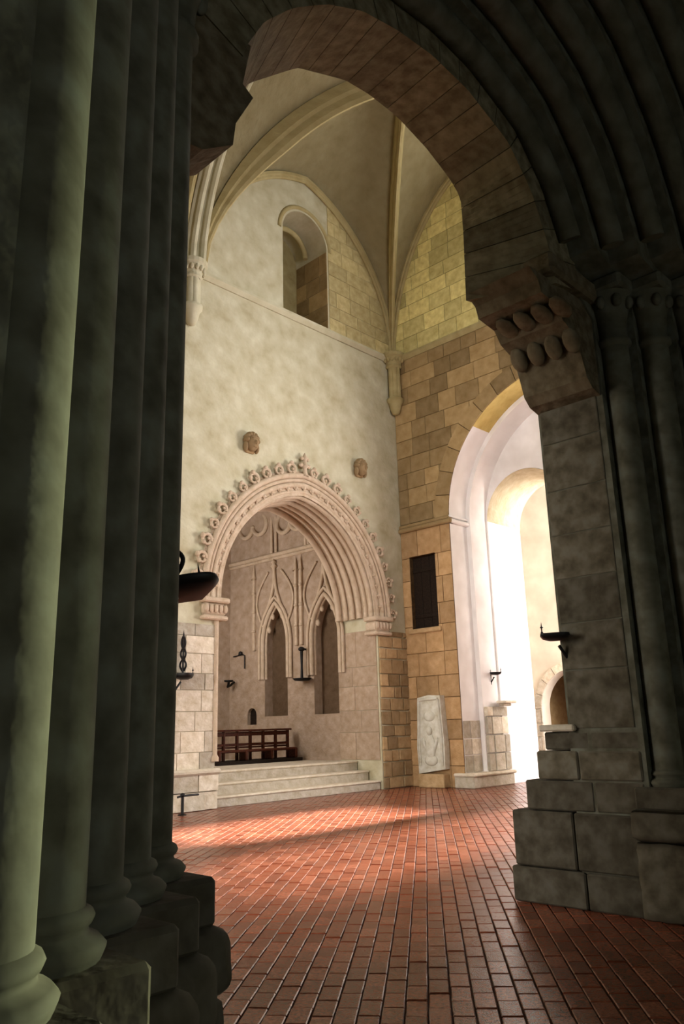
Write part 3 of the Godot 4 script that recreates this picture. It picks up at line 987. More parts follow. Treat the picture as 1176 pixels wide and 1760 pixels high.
func build_piers() -> void:
	for side in 2:
		var left := side == 0
		var o := thing("clustered_pier", "tall dark clustered pier of slim shafts on stepped block bases at the left" if left else "massive dark clustered pier on a coursed stone base at the right of the arch", "pier", Vector3(1.9 if left else 7.08, 0, -3.0))
		var dx := -STEP if left else STEP
		for k in 5:
			var c := Vector3(dx * k, 0, STEP * k)
			if left and k == 4:
				c += Vector3(-0.025, 0, 0.03)
			var r := 0.13 if k < 4 else 0.145
			var mb := MB.new()
			mb.lathe([Vector2(r, 1.14), Vector2(r, 5.15)], Transform3D(Basis(), c), 28)
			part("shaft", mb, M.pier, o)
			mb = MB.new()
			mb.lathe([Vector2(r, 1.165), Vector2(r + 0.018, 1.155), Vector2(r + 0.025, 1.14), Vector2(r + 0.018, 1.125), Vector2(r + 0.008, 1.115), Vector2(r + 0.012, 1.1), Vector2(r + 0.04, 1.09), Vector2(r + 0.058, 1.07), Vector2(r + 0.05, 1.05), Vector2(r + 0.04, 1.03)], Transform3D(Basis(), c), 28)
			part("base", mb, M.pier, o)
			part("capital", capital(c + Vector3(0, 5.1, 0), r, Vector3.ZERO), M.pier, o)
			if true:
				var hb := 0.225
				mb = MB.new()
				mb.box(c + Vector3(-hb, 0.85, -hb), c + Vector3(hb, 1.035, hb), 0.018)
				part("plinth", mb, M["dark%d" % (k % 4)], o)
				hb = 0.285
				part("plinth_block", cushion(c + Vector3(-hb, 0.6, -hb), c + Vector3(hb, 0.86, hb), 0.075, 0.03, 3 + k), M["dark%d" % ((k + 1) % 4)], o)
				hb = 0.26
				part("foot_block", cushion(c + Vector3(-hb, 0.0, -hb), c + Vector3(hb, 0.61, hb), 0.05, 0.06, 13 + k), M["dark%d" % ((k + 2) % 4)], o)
		# corbelled capital under the arch ring, carried on the jamb
		var prof: Array
		if left:
			prof = [[2.0, 4.66], [2.2, 4.69], [2.41, 4.84], [2.43, 5.0], [2.56, 5.26], [2.48, 5.31], [2.54, 5.63], [2.0, 5.63]]
		else:
			prof = [[0.0, 4.6], [0.17, 4.64], [0.26, 4.72], [0.32, 4.9], [0.38, 5.04], [0.46, 5.12], [0.62, 5.18], [0.72, 5.3], [0.98, 5.33], [1.02, 5.44], [1.16, 5.52], [0.0, 5.56]]
		var poly := PackedVector2Array()
		for q in prof:
			poly.append(Vector2(q[0] if left else JR + 0.02 - q[0], q[1]))
		if Geometry2D.is_polygon_clockwise(poly):
			poly.reverse()
		var cb := MB.new()
		cb.extrude(poly, Vector3(-o.position.x, 0, -o.position.z - (3.45 if left else 3.8)), Vector3(1, 0, 0), Vector3.UP, Vector3(0, 0, 0.36 if left else 0.68))
		# curled leaves under the slab
		if not left:
			for i in 4:
				var z := -3.72 + 0.19 * i - o.position.z
				cb.blob(Vector3(JR - 0.42 - o.position.x, 5.05, z), Vector3(0.05, 0.13, 0.085), Basis(Vector3(0, 0, 1), 0.55), 9, 6)
				cb.blob(Vector3(JR - 0.72 - o.position.x, 5.25, z + 0.08), Vector3(0.16, 0.035, 0.09), Basis(Vector3(0, 0, 1), -0.3), 9, 6)
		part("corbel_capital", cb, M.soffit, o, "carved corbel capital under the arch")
		if not left:
			var ab := MB.new()
			ab.box(Vector3(6.0, 5.56, -3.86) - o.position, Vector3(7.4, 5.76, -3.02) - o.position, 0.03)
			part("abacus", ab, M.soffit, o)
			# coursed base
			var cs := [[0.0, 0.31, -4.5, 6.86], [0.31, 0.8, -4.46, 6.87], [0.8, 1.07, -4.30, 6.89], [1.07, 1.33, -4.15, 6.88], [1.33, 1.5, -4.06, 6.9]]
			for i in cs.size():
				var q: Array = cs[i]
				var cut: float = lerpf(q[2], -3.14, [0.55, 0.48, 0.6, 0.42, 0.5][i])
				for e in [[q[2], cut - 0.006], [cut + 0.006, -3.14]]:
					var mb := MB.new()
					mb.box(Vector3(q[3], q[0] + 0.005, e[0]) - o.position, Vector3(7.75, q[1] - 0.005, e[1]) - o.position, 0.014)
					part("base_block", mb, M["dark%d" % (rng.randi() % 4)], o)
			var led := MB.new()
			led.box(Vector3(6.84, 1.5, -4.08) - o.position, Vector3(7.75, 1.56, -3.72) - o.position, 0.015)
			part("ledge", led, M.light1, o, "ledge slab on the base, coloured pale for the light on it")  # paler than the pier: light on the ledge is in its colour
			# jamb facing
			ashlar(o, "jamb_block", "dark", Rect2(-3.78 - o.position.z, 1.52, 0.62, 3.15), [], Vector3(JR - o.position.x, 0, 0), Vector3(0, 0, 1), Vector3(-0.012, 0, 0), Vector2(0.42, 0.55), Vector2(0.7, 0.8), 0.008)

# ---- chapel behind the carved arch
func build_chapel() -> void:
	var s := struct("wall_chapel_right", "pinkish right wall of the chapel with two tall blind lancets")
	var z1 := -18.55
	var z2 := -16.37
	var l1 := opening(arch_line(z1, 4.1, 0.52, 2.0, 20), 1.95)
	var l2 := opening(arch_line(z2, 4.1, 0.52, 2.0, 20), 1.95)
	var pis := opening(arch_line(-19.68, 2.0, 0.22, 0.0, 10), 1.72)
	part("wall_core", wall_mesh(rect(-21.4, 0, -15.89, 12), [l1, l2, pis], Vector3(16.3, 0, 0), Vector3(0, 0, 1), Vector3(0.6, 0, 0)), M.pink, s)
	var mb := MB.new()
	mb.box(Vector3(16.85, 0, -21.4), Vector3(17.1, 12, -15.89))
	part("backing", mb, M.panel, s)
	mb = MB.new()
	mb.box(Vector3(16.42, 1.55, -19.95), Vector3(16.6, 2.4, -19.4))
	part("piscina_back", mb, M.board, s)
	s = struct("wall_chapel_back", "pinkish back wall of the chapel")
	mb = MB.new()
	mb.box(Vector3(10.0, 0, -21.4), Vector3(16.4, 12, -20.8))
	part("wall_core", mb, M.pink, s)
	s = struct("wall_chapel_left")
	part("wall_core", wall_mesh(rect(-21.0, 0, -15.89, 12), [rect(-18.95, 3.35, -17.45, 6.65)], Vector3(10.9, 0, 0), Vector3(0, 0, 1), Vector3(-0.6, 0, 0)), M.pink, s)
	window_fill(Vector3(10.9, 5.0, -18.2), Vector3(-1, 0, 0), Vector2(1.5, 3.3), s, 0.2)  # unseen pane, added with the chapel fill light
	s = struct("ceiling_chapel")
	mb = MB.new()
	var rows := [[], []]
	for q in arch_line(13.6, 7.3, 2.7, 0.15, 24):
		rows[0].append(Vector3(q.x, q.y, -15.85))
		rows[1].append(Vector3(q.x, q.y, -20.85))
	mb.grid(rows, 0)
	mb.box(Vector3(10, 11.5, -21.4), Vector3(17, 12, -15.8))
	part("barrel_vault", mb, M.pink, s)
	s = struct("floor_chapel", "raised stone floor of the chapel")
	mb = MB.new()
	mb.box(Vector3(10.5, -0.2, -21.2), Vector3(16.6, 0.70, -15.3))
	part("platform", mb, M.light2, s)
	# steps
	var st := thing("chapel_steps", "three pale worn stone steps rising into the carved chapel arch", "steps", Vector3(13.6, 0, -14.85))
	for k in 3:
		mb = MB.new()
		var zf := 0.42 - 0.4 * k
		mb.box(Vector3(-2.66, 0.0, -0.5), Vector3(2.66, 0.17 + 0.24 * k, zf - 0.03), 0.01)
		part("riser", mb, M.light1, st)
		mb = MB.new()
		mb.box(Vector3(-2.68, 0.17 + 0.24 * k, -0.5 if k < 2 else -0.62), Vector3(2.68, 0.225 + 0.24 * k, zf), 0.022)
		part("tread", mb, M.light3, st)
	# carved arch on the front
	var a := thing("carved_arch", "richly moulded gothic stone arch with curling crockets and a finial", "arch", Vector3(CHX, CHS, -14.4))
	var X := Vector3(1, 0, 0)
	var bars := [[-0.02, -0.5, 0.085], [-0.03, -0.74, 0.07], [-0.02, -1.0, 0.05], [-0.04, -1.28, 0.09], [0.0, -0.28, 0.06], [0.03, -0.1, 0.075], [0.13, 0.0, 0.05], [0.30, 0.03, 0.07], [0.42, 0.05, 0.05]]
	for b in bars:
		part("roll_moulding", sweep_bar(arch_line(0, 0, CHW - 0.12 + b[0], CHP, 48, CHW), Vector3(0, 0, b[1]), X, b[2], 10), M.carved, a)
	# flat bands between the rolls
	for b in [[-0.10, -1.4, -0.14, 0.0], [-0.1, 0.02, 0.55, 0.025]]:
		mb = MB.new()
		var i0 := arch_line(0, 0, CHW + b[0], CHP, 48, CHW)
		var i1 := arch_line(0, 0, CHW + (b[0] if b[1] < -1 else b[2]), CHP, 48, CHW)
		var r2 := [[], [], [], []]
		for i in 49:
			r2[0].append(Vector3(i0[i].x, i0[i].y, b[1] if b[1] < -1 else -0.1))
			r2[1].append(Vector3(i0[i].x, i0[i].y, b[3]))
			r2[2].append(Vector3(i1[i].x, i1[i].y, b[3]))
			r2[3].append(Vector3(i1[i].x, i1[i].y, -0.1))
		mb.grid(r2, -1)
		part("arch_band", mb, M.carved, a)
	# small flowers in the hollow
	var fl := MB.new()
	fl.blob(Vector3.ZERO, Vector3(0.05, 0.05, 0.05), Basis(), 7, 5)
	for k in 4:
		fl.blob(Vector3(cos(k * TAU / 4), sin(k * TAU / 4), 0) * 0.05, Vector3(0.035, 0.035, 0.025), Basis(), 6, 4)
	var flower := fl.done()
	var seat := arch_line(0, 0, CHW + 0.105, CHP, 96, CHW)
	for k in 31:
		var q: Vector2 = seat[3 + k * 3]
		part("carved_flower", flower, M.carved, a).position = Vector3(q.x, q.y, 0.05)
	# hood mould with crockets
	part("hood_mould", sweep_bar(arch_line(0, 0, CHW + 0.42, CHP, 48, CHW), Vector3(0, 0, 0.07), X, 0.075, 10), M.carved, a)
	var cr := MB.new()
	var pts := []
	for k in 13:
		var t := k / 12.0 * TAU * 0.95
		pts.append(Vector3(sin(t) * 0.11, 0.12 - cos(t) * 0.11, 0.0))
	cr.tube(pts, [0.05, 0.05, 0.048, 0.046, 0.044, 0.04, 0.04, 0.036, 0.034, 0.034, 0.03, 0.03, 0.05], 7)
	cr.blob(Vector3(0.02, 0.26, 0.02), Vector3(0.07, 0.05, 0.05), Basis(), 7, 5)
	cr.blob(Vector3(-0.1, 0.18, 0.02), Vector3(0.06, 0.05, 0.04), Basis(), 7, 5)
	cr.blob(Vector3(0.02, 0.1, 0.03), Vector3(0.035, 0.035, 0.03), Basis(), 7, 5)
	var crocket := cr.done()
	var hood := arch_line(0, 0, CHW + 0.48, CHP, 96, CHW)
	for k in 24:
		var i := 4 + k * 4 - (1 if k > 11 else 0)
		if absi(i - 48) < 3:
			continue
		var q: Vector2 = hood[i]
		var d: Vector2 = (hood[mini(i + 1, 96)] - hood[i - 1]).normalized()
		var o := part("crocket", crocket, M.carved, a)
		o.transform = Transform3D(Basis(Vector3(0, 0, 1), atan2(d.y, d.x)) * Basis(), Vector3(q.x, q.y, 0.08))
		o.scale = Vector3(1 if i < 48 else -1, 1, 1) * rng.randf_range(0.85, 1.1)
	var apex: float = hood[48].y
	mb = MB.new()
	mb.lathe([Vector2(0.1, 0), Vector2(0.06, 0.1), Vector2(0.05, 0.22), Vector2(0.11, 0.28), Vector2(0.06, 0.34), Vector2(0.05, 0.44), Vector2(0.09, 0.5), Vector2(0.05, 0.57), Vector2(0.0, 0.66)], Transform3D(Basis(), Vector3(0, apex - 0.08, 0.1)), 10)
	for e in [-1, 1]:
		mb.blob(Vector3(0.13 * e, apex + 0.22, 0.1), Vector3(0.08, 0.06, 0.05), Basis(), 7, 5)
		mb.blob(Vector3(0.1 * e, apex + 0.4, 0.1), Vector3(0.06, 0.05, 0.05), Basis(), 7, 5)
	part("finial", mb, M.carved, a, "upright finial at the top")
	for e in [-1, 1]:
		mb = MB.new()
		var cx: float = e * (CHW + 0.12)
		mb.box(Vector3(cx - 0.36, -0.12, -0.3), Vector3(cx + 0.36, 0.0, 0.2), 0.03)
		mb.box(Vector3(cx - 0.3, -0.4, -0.3), Vector3(cx + 0.3, -0.12, 0.13), 0.05)
		mb.box(Vector3(cx - 0.34, -0.5, -0.3), Vector3(cx + 0.34, -0.4, 0.16), 0.03)
		for k in 5:
			mb.blob(Vector3(cx - 0.26 + 0.13 * k, -0.25, 0.14), Vector3(0.06, 0.1, 0.05), Basis(), 7, 5)
		part("capital", mb, M.carved, a)
	# jamb shafts under the capitals
	for e in [-1, 1]:
		for k in 2:
			mb = MB.new()
			var cx: float = e * (CHW + 0.02 - 0.1 * k)
			mb.lathe([Vector2(0.09, -3.5), Vector2(0.09, -3.42), Vector2(0.055, -3.36), Vector2(0.055, -0.5)], Transform3D(Basis(), Vector3(cx, 0, 0.02 - 0.28 * k)), 12)
			if e < 0:
				part("jamb_shaft", mb, M.carved, a)
	# blind lancets
	lancet(z1, "blind pointed lancet with ogee hood, deeper inside the chapel")
	lancet(z2, "blind pointed lancet with ogee hood, nearer the chapel entrance")
	# string course and tracery lunette above
	var t := struct("trim_6", "string course above the chapel lancets")
	mb = MB.new()
	mb.box(Vector3(16.18, 6.80, -20.8), Vector3(16.35, 6.92, -15.6), 0.04)
	mb.box(Vector3(16.22, 6.70, -20.8), Vector3(16.35, 6.80, -15.6), 0.03)
	part("moulding", mb, M.carved, t)
	var tr := thing("tracery_lunette", "stone tracery with curling cusps above the chapel string course", "tracery", Vector3(16.3, 6.92, -18.3))
	for e in [[-1.25, 1.15, 1.15], [0.55, 0.95, 1.05], [1.75, 0.75, 0.8]]:
		# trefoil of three rings with hooked cusps
		for k in 3:
			var an: float = PI / 2 + TAU * k / 3
			var c := Vector3(-0.08, e[1] + sin(an) * 0.34 * e[2] + 0.1, e[0] + cos(an) * 0.34 * e[2])
			var ring := []
			for i in 15:
				var w := an + PI + 0.7 + (TAU - 1.4) * i / 14.0
				ring.append(c + Vector3(0, sin(w), cos(w)) * 0.3 * e[2])
			mb = MB.new()
			mb.tube(ring, 0.075, 8)
			mb.blob(ring[0], Vector3(0.08, 0.09, 0.09), Basis(), 8, 5)
			mb.blob(ring[14], Vector3(0.08, 0.09, 0.09), Basis(), 8, 5)
			part("trefoil_lobe", mb, M.carved, tr)
	for e in [-0.35, -0.15, 1.2, 1.32]:
		mb = MB.new()
		mb.tube([Vector3(-0.06, 0.0, e), Vector3(-0.06, 1.6, e)], 0.05, 8)
		part("mullion", mb, M.carved, tr)
	mb = MB.new()
	mb.box(Vector3(-0.02, 0.45, 1.0), Vector3(0.02, 1.15, 1.15), 0.01)
	mb.box(Vector3(-0.02, 0.7, 0.4), Vector3(0.02, 1.1, 0.7), 0.01)
	part("tracery_pane", mb, M.pane, tr, "small bright pane between the cusps")

func lancet(zc: float, label: String) -> void:
	var o := thing("blind_lancet", label, "blind window", Vector3(16.3, 1.95, zc))
	var Z := Vector3(0, 0, 1)
	var mb := MB.new()
	mb.extrude(opening(arch_line(0, 2.15, 0.52, 2.0, 20), 0), Vector3(0.32, 0, 0), Z, Vector3.UP, Vector3(0.1, 0, 0))
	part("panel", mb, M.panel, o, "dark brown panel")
	for e in [[0.58, -0.03, 0.07], [0.53, 0.06, 0.05], [0.72, -0.05, 0.05]]:
		var line := []
		var up := arch_line(0, 2.15, e[0], 2.0, 24, 0.52)
		line.append(Vector2(up[0].x, 1.1 if e[0] > 0.5 else 1.2))
		line.append_array(up)
		line.append(Vector2(up[-1].x, 1.1 if e[0] > 0.5 else 1.2))
		part("arch_moulding", sweep_bar(line, Vector3(e[1], 0, 0), Z, e[2], 8), M.carved, o)
	# cusps that make the head three-lobed
	for q in [[-0.42, 2.62], [0.42, 2.62], [-0.24, 3.02], [0.24, 3.02]]:
		mb = MB.new()
		mb.blob(Vector3(0.08, q[1], q[0]), Vector3(0.07, 0.13, 0.09), Basis(Vector3(1, 0, 0), 0.5 * signf(q[0])), 9, 6)
		part("cusp", mb, M.carved, o)
	# ogee tip
	var top := arch_line(0, 2.15, 0.72, 2.0, 24, 0.52)
	var apex: float = top[12].y
	for s in [-1.0, 1.0]:
		var pts := []
		for i in 9:
			var t := i / 8.0
			pts.append(Vector3(-0.05, apex - 0.35 + 1.25 * t, s * 0.34 * pow(1.0 - t, 2.2)))
		mb = MB.new()
		mb.tube(pts, 0.05, 8)
		part("ogee", mb, M.carved, o)
	mb = MB.new()
	mb.lathe([Vector2(0.04, 0), Vector2(0.05, 0.1), Vector2(0.12, 0.16), Vector2(0.05, 0.24), Vector2(0.09, 0.3), Vector2(0.0, 0.42)], Transform3D(Basis(), Vector3(-0.06, apex + 0.8, 0)), 10)
	part("finial", mb, M.carved, o)
	# pinnacles either side, with curved crossings
	for s in [-1.0, 1.0]:
		if zc > -17.0 and s > 0.0:
			continue
		mb = MB.new()
		mb.box(Vector3(-0.09, 2.0, s * 0.98 - 0.05), Vector3(0.02, 4.3, s * 0.98 + 0.05), 0.02)
		mb.lathe([Vector2(0.11, 4.25), Vector2(0.07, 4.3), Vector2(0.0, 4.75)], Transform3D(Basis(), Vector3(-0.05, 0, s * 0.98)), 6, -1)
		for k in 3:
			mb.blob(Vector3(-0.07, 2.6 + 0.6 * k, s * 0.98), Vector3(0.06, 0.05, 0.08), Basis(), 7, 5)
		part("pinnacle", mb, M.carved, o)
		var pts := []
		for i in 13:
			var t := i / 12.0
			pts.append(Vector3(-0.04, 2.7 + 1.7 * t, s * (0.55 + 0.42 * sin(t * PI) - 0.25 * t)))
		mb = MB.new()
		mb.tube(pts, 0.035, 7)
		part("crossing_rib", mb, M.carved, o)

# ---- loose things
func sconce(label: String, at: Vector3, turn: float, size: float, plate: float, plate_x := 0.0, flat := 1.7) -> Node3D:
	# half-moon drip tray on an arm, a pricket at its tip, scrolled back plate above; +X points off the wall
	var o := thing("candle_sconce", label, "sconce", at, turn)
	var outline := PackedVector2Array()
	var n := 16
	for i in n + 1:
		var t := float(i) / n
		outline.append(Vector2(size * t, size * 0.52 * sin(PI * pow(t, 0.8))))
	for i in range(n - 1, 0, -1):
		var t := float(i) / n
		outline.append(Vector2(size * t, -size * 0.52 * sin(PI * pow(t, 0.8))))
	# shallow pan: rim, then a smaller sunk bottom
	var mb := MB.new()
	var rows := []
	for q in [[1.0, 0.04], [1.02, 0.0], [0.86, -0.05], [0.45, -0.085], [0.02, -0.09]]:
		var row := []
		for p in outline:
			row.append(Vector3(size * 0.45 + (p.x - size * 0.45) * q[0], q[1] * size * flat, p.y * q[0]))
		row.append(row[0])
		rows.append(row)
	mb.grid(rows, 0)
	var tray := part("tray", mb, M.iron, o)
	mb = MB.new()
	mb.tube([Vector3(-0.02, -size * 0.75, 0), Vector3(size * 0.1, -size * 0.55, 0), Vector3(size * 0.3, -size * 0.3, 0)], size * 0.05, 8)
	mb.box(Vector3(-0.03, -size * 0.9, -size * 0.08), Vector3(0.0, size * 0.3, size * 0.08), 0.005)
	part("arm", mb, M.iron, o)
	mb = MB.new()
	mb.lathe([Vector2(size * 0.05, 0), Vector2(size * 0.02, size * 0.05), Vector2(size * 0.02, size * 0.14), Vector2(size * 0.06, size * 0.17), Vector2(size * 0.02, size * 0.2), Vector2(0, size * 0.36)], Transform3D(Basis(), Vector3(size * 0.96, size * 0.07, 0)), 8)
	part("pricket", mb, M.iron, tray)
	if plate > 0.0:
		for k in 3:
			mb = MB.new()
			var y0 := size * 0.2 + plate * k * 0.3
			for s in [-1.0, 1.0]:
				var pts := []
				for i in 11:
					var t := i / 10.0
					pts.append(Vector3(plate_x + plate * 0.06 + plate * 0.02 * s, y0 + plate * 0.3 * t, s * plate * 0.11 * sin(PI * t) * (1.0 - 0.22 * k)))
				mb.tube(pts, plate * 0.028, 7)
			mb.blob(Vector3(plate_x + plate * 0.06, y0 + plate * 0.3, 0), Vector3(0.045, 0.04, 0.05) * plate, Basis(), 8, 5)
			part("scroll", mb, M.iron, o)
		mb = MB.new()
		mb.tube([Vector3(plate_x + plate * 0.06, 0, 0), Vector3(plate_x + plate * 0.06, plate * 1.05, 0), Vector3(plate_x + plate * 0.06, plate * 1.22, 0)], [plate * 0.03, plate * 0.028, 0.001], 7)
		part("stem", mb, M.iron, o)
	return o

func head(label: String, at: Vector3) -> void:
	var o := thing("stone_mask", label, "carving", at)
	var mb := MB.new()
	mb.blob(Vector3(0, 0, 0.12), Vector3(0.16, 0.22, 0.17), Basis(), 14, 10)
	mb.blob(Vector3(0, -0.02, 0.28), Vector3(0.035, 0.06, 0.05), Basis(), 8, 6)
	mb.blob(Vector3(0, -0.13, 0.25), Vector3(0.06, 0.02, 0.03), Basis(), 8, 5)
	mb.blob(Vector3(-0.06, 0.05, 0.255), Vector3(0.035, 0.022, 0.02), Basis(), 8, 5)
	mb.blob(Vector3(0.06, 0.05, 0.255), Vector3(0.035, 0.022, 0.02), Basis(), 8, 5)
	mb.blob(Vector3(0, 0.1, 0.25), Vector3(0.12, 0.025, 0.04), Basis(), 10, 5)
	var face := part("face", mb, M.rough0, o)
	mb = MB.new()
	for k in 7:
		var a := PI * k / 6.0
		mb.blob(Vector3(cos(a) * 0.16, 0.06 + sin(a) * 0.17, 0.1), Vector3(0.07, 0.07, 0.12), Basis(), 8, 6)
	for s in [-1, 1]:
		mb.blob(Vector3(0.17 * s, -0.1, 0.08), Vector3(0.05, 0.14, 0.09), Basis(), 8, 6)
	part("hair", mb, M.rough0, face)
	mb = MB.new()
	mb.box(Vector3(-0.15, -0.24, -0.05), Vector3(0.15, 0.2, 0.08), 0.04)
	part("block", mb, M.rough1, o)

func wall_corbel(called: String, label: String, at: Vector3, dir: Vector3, mat: Material, tall: float) -> void:
	# three-quarter shaft on a tapering corbel in a corner, with a capital band at the springing
	var o := thing(called, label, "corbel", at)
	var c := dir * 0.12
	var mb := MB.new()
	mb.lathe([Vector2(0.0, -tall), Vector2(0.1, -tall + 0.03), Vector2(0.16, -tall + 0.18), Vector2(0.2, -tall + 0.34), Vector2(0.26, -tall + 0.42), Vector2(0.26, -tall + 0.5), Vector2(0.2, -tall + 0.54)], Transform3D(Basis(), c), 18)
	part("corbel_tip", mb, mat, o)
	for k in 3:
		var a := (k - 1) * 0.95
		var d := dir.rotated(Vector3.UP, a)
		mb = MB.new()
		mb.lathe([Vector2(0.1, -tall + 0.52), Vector2(0.1, -0.35)], Transform3D(Basis(), c + d * 0.1), 14)
		part("shaft", mb, mat, o)
	mb = MB.new()
	mb.lathe([Vector2(0.2, -0.36), Vector2(0.25, -0.32), Vector2(0.24, -0.27), Vector2(0.22, -0.24), Vector2(0.3, -0.04), Vector2(0.36, 0.0), Vector2(0.36, 0.1), Vector2(0.0, 0.1)], Transform3D(Basis(), c), 18, -1)
	for k in 6:
		var d := dir.rotated(Vector3.UP, (k - 2.5) * 0.45)
		mb.blob(c + d * 0.28 + Vector3(0, -0.12, 0), Vector3(0.05, 0.08, 0.05), Basis(), 7, 5)
	part("capital", mb, mat, o)

func build_things() -> void:
	wall_corbel("vault_corbel", "slim clustered corbel shaft in the corner between far wall and brown right wall", Vector3(17.42, 12.4, -14.32), Vector3(-0.7, 0, 0.7).normalized(), M.olive, 1.85)
	wall_corbel("vault_corbel", "pale moulded corbel carrying vault ribs beside the dark left pier", Vector3(9.95, 12.4, -14.4), Vector3(0, 0, 1), M.pale, 1.55)
	head("carved stone head on the far wall, above the left haunch of the carved arch", Vector3(11.82, 8.35, -14.4))
	head("carved stone head on the far wall, above the right haunch of the carved arch", Vector3(15.76, 8.55, -14.4))
	# pew on its dais
	var p := thing("pew", "dark wooden pew with open railed back against the chapel wall", "pew", Vector3(14.65, 0.70, -17.75))
	var mb := MB.new()
	mb.box(Vector3(-1.5, 0, -0.3), Vector3(1.5, 0.09, 0.5), 0.01)
	part("dais", mb, M.board, p)
	mb = MB.new()
	mb.box(Vector3(-1.45, 0.84, -0.1), Vector3(1.42, 0.89, 0.14), 0.012)
	part("top_rail", mb, M.wood, p)
	mb = MB.new()
	mb.box(Vector3(-1.42, 0.72, -0.02), Vector3(1.4, 0.83, 0.04), 0.008)
	part("back_rail", mb, M.wood, p)
	mb = MB.new()
	mb.box(Vector3(-1.42, 0.46, -0.02), Vector3(1.4, 0.53, 0.04), 0.008)
	part("middle_rail", mb, M.wood, p)
	for k in 7:
		mb = MB.new()
		var x := -1.4 + 2.76 * k / 6
		mb.box(Vector3(x - 0.035, 0.09, -0.03), Vector3(x + 0.035, 0.84, 0.05), 0.008)
		part("post", mb, M.wood, p)
	mb = MB.new()
	mb.box(Vector3(-1.42, 0.40, -0.28), Vector3(1.4, 0.44, 0.0), 0.01)
	part("seat", mb, M.wood, p)
	for k in 4:
		mb = MB.new()
		var x := -1.36 + 2.7 * k / 3
		mb.box(Vector3(x - 0.05, 0.09, 0.12), Vector3(x + 0.05, 0.36, 0.42), 0.02)
		part("foot", mb, M.wood, p)
	mb = MB.new()
	mb.box(Vector3(-1.4, 0.3, 0.14), Vector3(1.38, 0.37, 0.4), 0.02)
	part("kneeler", mb, M.wood, p)
	# sconces
	sconce("large half-moon iron candle tray jutting from the left pier, scrolls above", Vector3(2.0, 2.25, -3.12), 0.35, 0.42, 0.42, 0.17, 1.1).rotation.x = -0.2
	sconce("scrolled iron candle bracket on the pale block pier left of the chapel", Vector3(9.72, 2.72, -14.22), 0.0, 0.46, 0.78, 0.14, 2.2)
	sconce("iron candle tray jutting from the far side of the right pier", Vector3(6.9, 2.36, -3.74), PI - 0.3, 0.30, 0.0)
	sconce("tiny iron candle tray on the white jamb of the tall arch", Vector3(18.75, 2.88, -12.5), -PI / 2, 0.34, 0.0)
	var o := thing("candle_sconce", "slim iron candle bracket with round pan between the two chapel lancets", "sconce", Vector3(16.06, 2.9, -17.15))
	mb = MB.new()
	mb.lathe([Vector2(0.0, -0.02), Vector2(0.2, 0.0), Vector2(0.28, 0.06), Vector2(0.27, 0.07), Vector2(0.18, 0.02), Vector2(0, 0.0)], Transform3D(), 18)
	part("pan", mb, M.iron, o)
	mb = MB.new()
	mb.tube([Vector3(0, 0, 0), Vector3(0, 0.4, 0), Vector3(0, 0.85, 0)], [0.05, 0.035, 0.05], 8)
	mb.blob(Vector3(0, 0.9, 0), Vector3(0.1, 0.07, 0.1), Basis(), 8, 6)
	part("stem", mb, M.iron, o)
	mb = MB.new()
	mb.tube([Vector3(0, 0.9, 0), Vector3(0.12, 0.9, 0), Vector3(0.23, 0.9, 0)], 0.03, 6)
	part("wall_arm", mb, M.iron, o)
	o = thing("wall_bracket", "thin iron bracket with drop on the chapel wall, above the smaller sconce", "bracket", Vector3(16.25, 3.85, -20.1))
	o.scale = Vector3.ONE * 0.75
	mb = MB.new()
	mb.tube([Vector3(0, 0, -0.6), Vector3(0, 0.05, 0), Vector3(0, 0, 0.15), Vector3(0, -0.55, 0.15)], 0.025, 7)
	part("bar", mb, M.iron, o)
	mb = MB.new()
	mb.lathe([Vector2(0, -0.05), Vector2(0.1, 0), Vector2(0.07, 0.12), Vector2(0.0, 0.14)], Transform3D(Basis(), Vector3(-0.02, 0.05, -0.1)), 10)
	part("cup", mb, M.iron, o)
	o = thing("wall_bracket", "small curled iron sconce low in the chapel corner, left of the pew", "bracket", Vector3(16.2, 2.9, -20.55))
	mb = MB.new()
	mb.tube([Vector3(0.08, 0.15, 0), Vector3(-0.1, 0.05, 0.05), Vector3(-0.25, 0.0, 0.1), Vector3(-0.25, 0.12, 0.15)], 0.04, 7)
	mb.lathe([Vector2(0, 0), Vector2(0.14, 0.03), Vector2(0.15, 0.08), Vector2(0.0, 0.05)], Transform3D(Basis(), Vector3(-0.25, 0.12, 0.15)), 12)
	part("cup", mb, M.iron, o)
	# relief slab
	o = thing("relief_slab", "tall pale marble slab carved with a figure, standing against the brown right wall", "slab", Vector3(17.36, 0, -13.54))
	mb = MB.new()
	mb.box(Vector3(-0.16, 0.0, -0.42), Vector3(0.13, 0.34, 0.42), 0.02)
	part("foot_block", mb, M.rough3, o)
	mb = MB.new()
	var poly := PackedVector2Array([Vector2(-0.43, 0.34), Vector2(0.43, 0.46), Vector2(0.45, 1.0), Vector2(0.42, 1.6), Vector2(0.38, 2.32), Vector2(0.0, 2.34), Vector2(-0.38, 2.28), Vector2(-0.42, 1.6), Vector2(-0.46, 1.0)])
	mb.extrude(poly, Vector3(-0.09, 0, 0), Vector3(0, 0, 1), Vector3.UP, Vector3(0.2, 0, 0))
	var slab := part("slab", mb, M.marble, o)
	mb = MB.new()
	for s in [-1.0, 1.0]:
		mb.tube([Vector3(-0.1, 0.55, s * 0.36), Vector3(-0.1, 1.3, s * 0.37), Vector3(-0.1, 2.22, s * 0.31)], 0.035, 7)
	mb.tube([Vector3(-0.1, 2.22, -0.31), Vector3(-0.1, 2.24, 0.31)], 0.035, 7)
	part("border", mb, M.marble, slab)
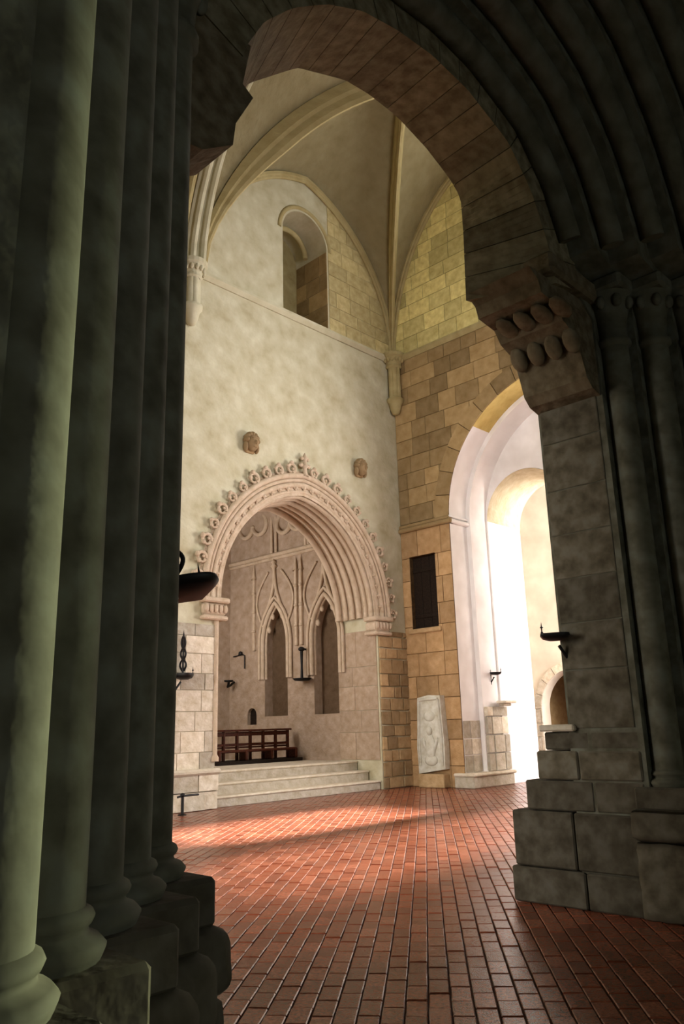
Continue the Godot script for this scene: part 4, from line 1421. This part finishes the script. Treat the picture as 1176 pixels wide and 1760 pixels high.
	mb = MB.new()
	mb.blob(Vector3(-0.1, 1.0, 0.0), Vector3(0.06, 0.34, 0.16), Basis(), 12, 8)
	mb.blob(Vector3(-0.11, 1.42, -0.01), Vector3(0.06, 0.12, 0.09), Basis(), 10, 7)
	mb.blob(Vector3(-0.1, 1.05, 0.17), Vector3(0.05, 0.22, 0.05), Basis(Vector3(1, 0, 0), 0.4), 9, 6)
	mb.blob(Vector3(-0.1, 1.05, -0.17), Vector3(0.05, 0.22, 0.05), Basis(Vector3(1, 0, 0), -0.4), 9, 6)
	mb.blob(Vector3(-0.1, 0.68, 0.0), Vector3(0.05, 0.14, 0.22), Basis(), 10, 6)
	mb.blob(Vector3(-0.09, 1.8, 0.0), Vector3(0.04, 0.14, 0.2), Basis(), 10, 6)
	part("carved_figure", mb, M.marble, slab)
	# little iron stand by the left block pier
	o = thing("iron_rail", "low iron stand with a bent top bar beside the pale block pier foot", "stand", Vector3(9.75, 0, -13.9))
	mb = MB.new()
	mb.tube([Vector3(0, 0, 0), Vector3(0, 0.36, 0)], 0.03, 7)
	mb.blob(Vector3(0, 0.37, 0), Vector3(0.05, 0.045, 0.05), Basis(), 8, 6)
	mb.lathe([Vector2(0.09, 0.0), Vector2(0.08, 0.02), Vector2(0.03, 0.03)], Transform3D(), 10)
	part("post", mb, M.iron, o)
	mb = MB.new()
	mb.tube([Vector3(-0.12, 0.34, 0), Vector3(0.0, 0.36, 0), Vector3(0.45, 0.35, -0.1)], 0.022, 7)
	part("bar", mb, M.iron, o)
	# stoup on the white jamb
	o = thing("stone_shelf", "small pale stone shelf on the blocks of the white arch jamb", "shelf", Vector3(18.95, 2.1, -12.4))
	mb = MB.new()
	mb.box(Vector3(-0.2, -0.02, 0.0), Vector3(0.36, 0.05, 0.3), 0.02)
	part("shelf_slab", mb, M.light3, o)
	mb = MB.new()
	mb.box(Vector3(-0.1, -0.09, 0.0), Vector3(0.28, -0.02, 0.18), 0.02)
	part("shelf_support", mb, M.light1, o)
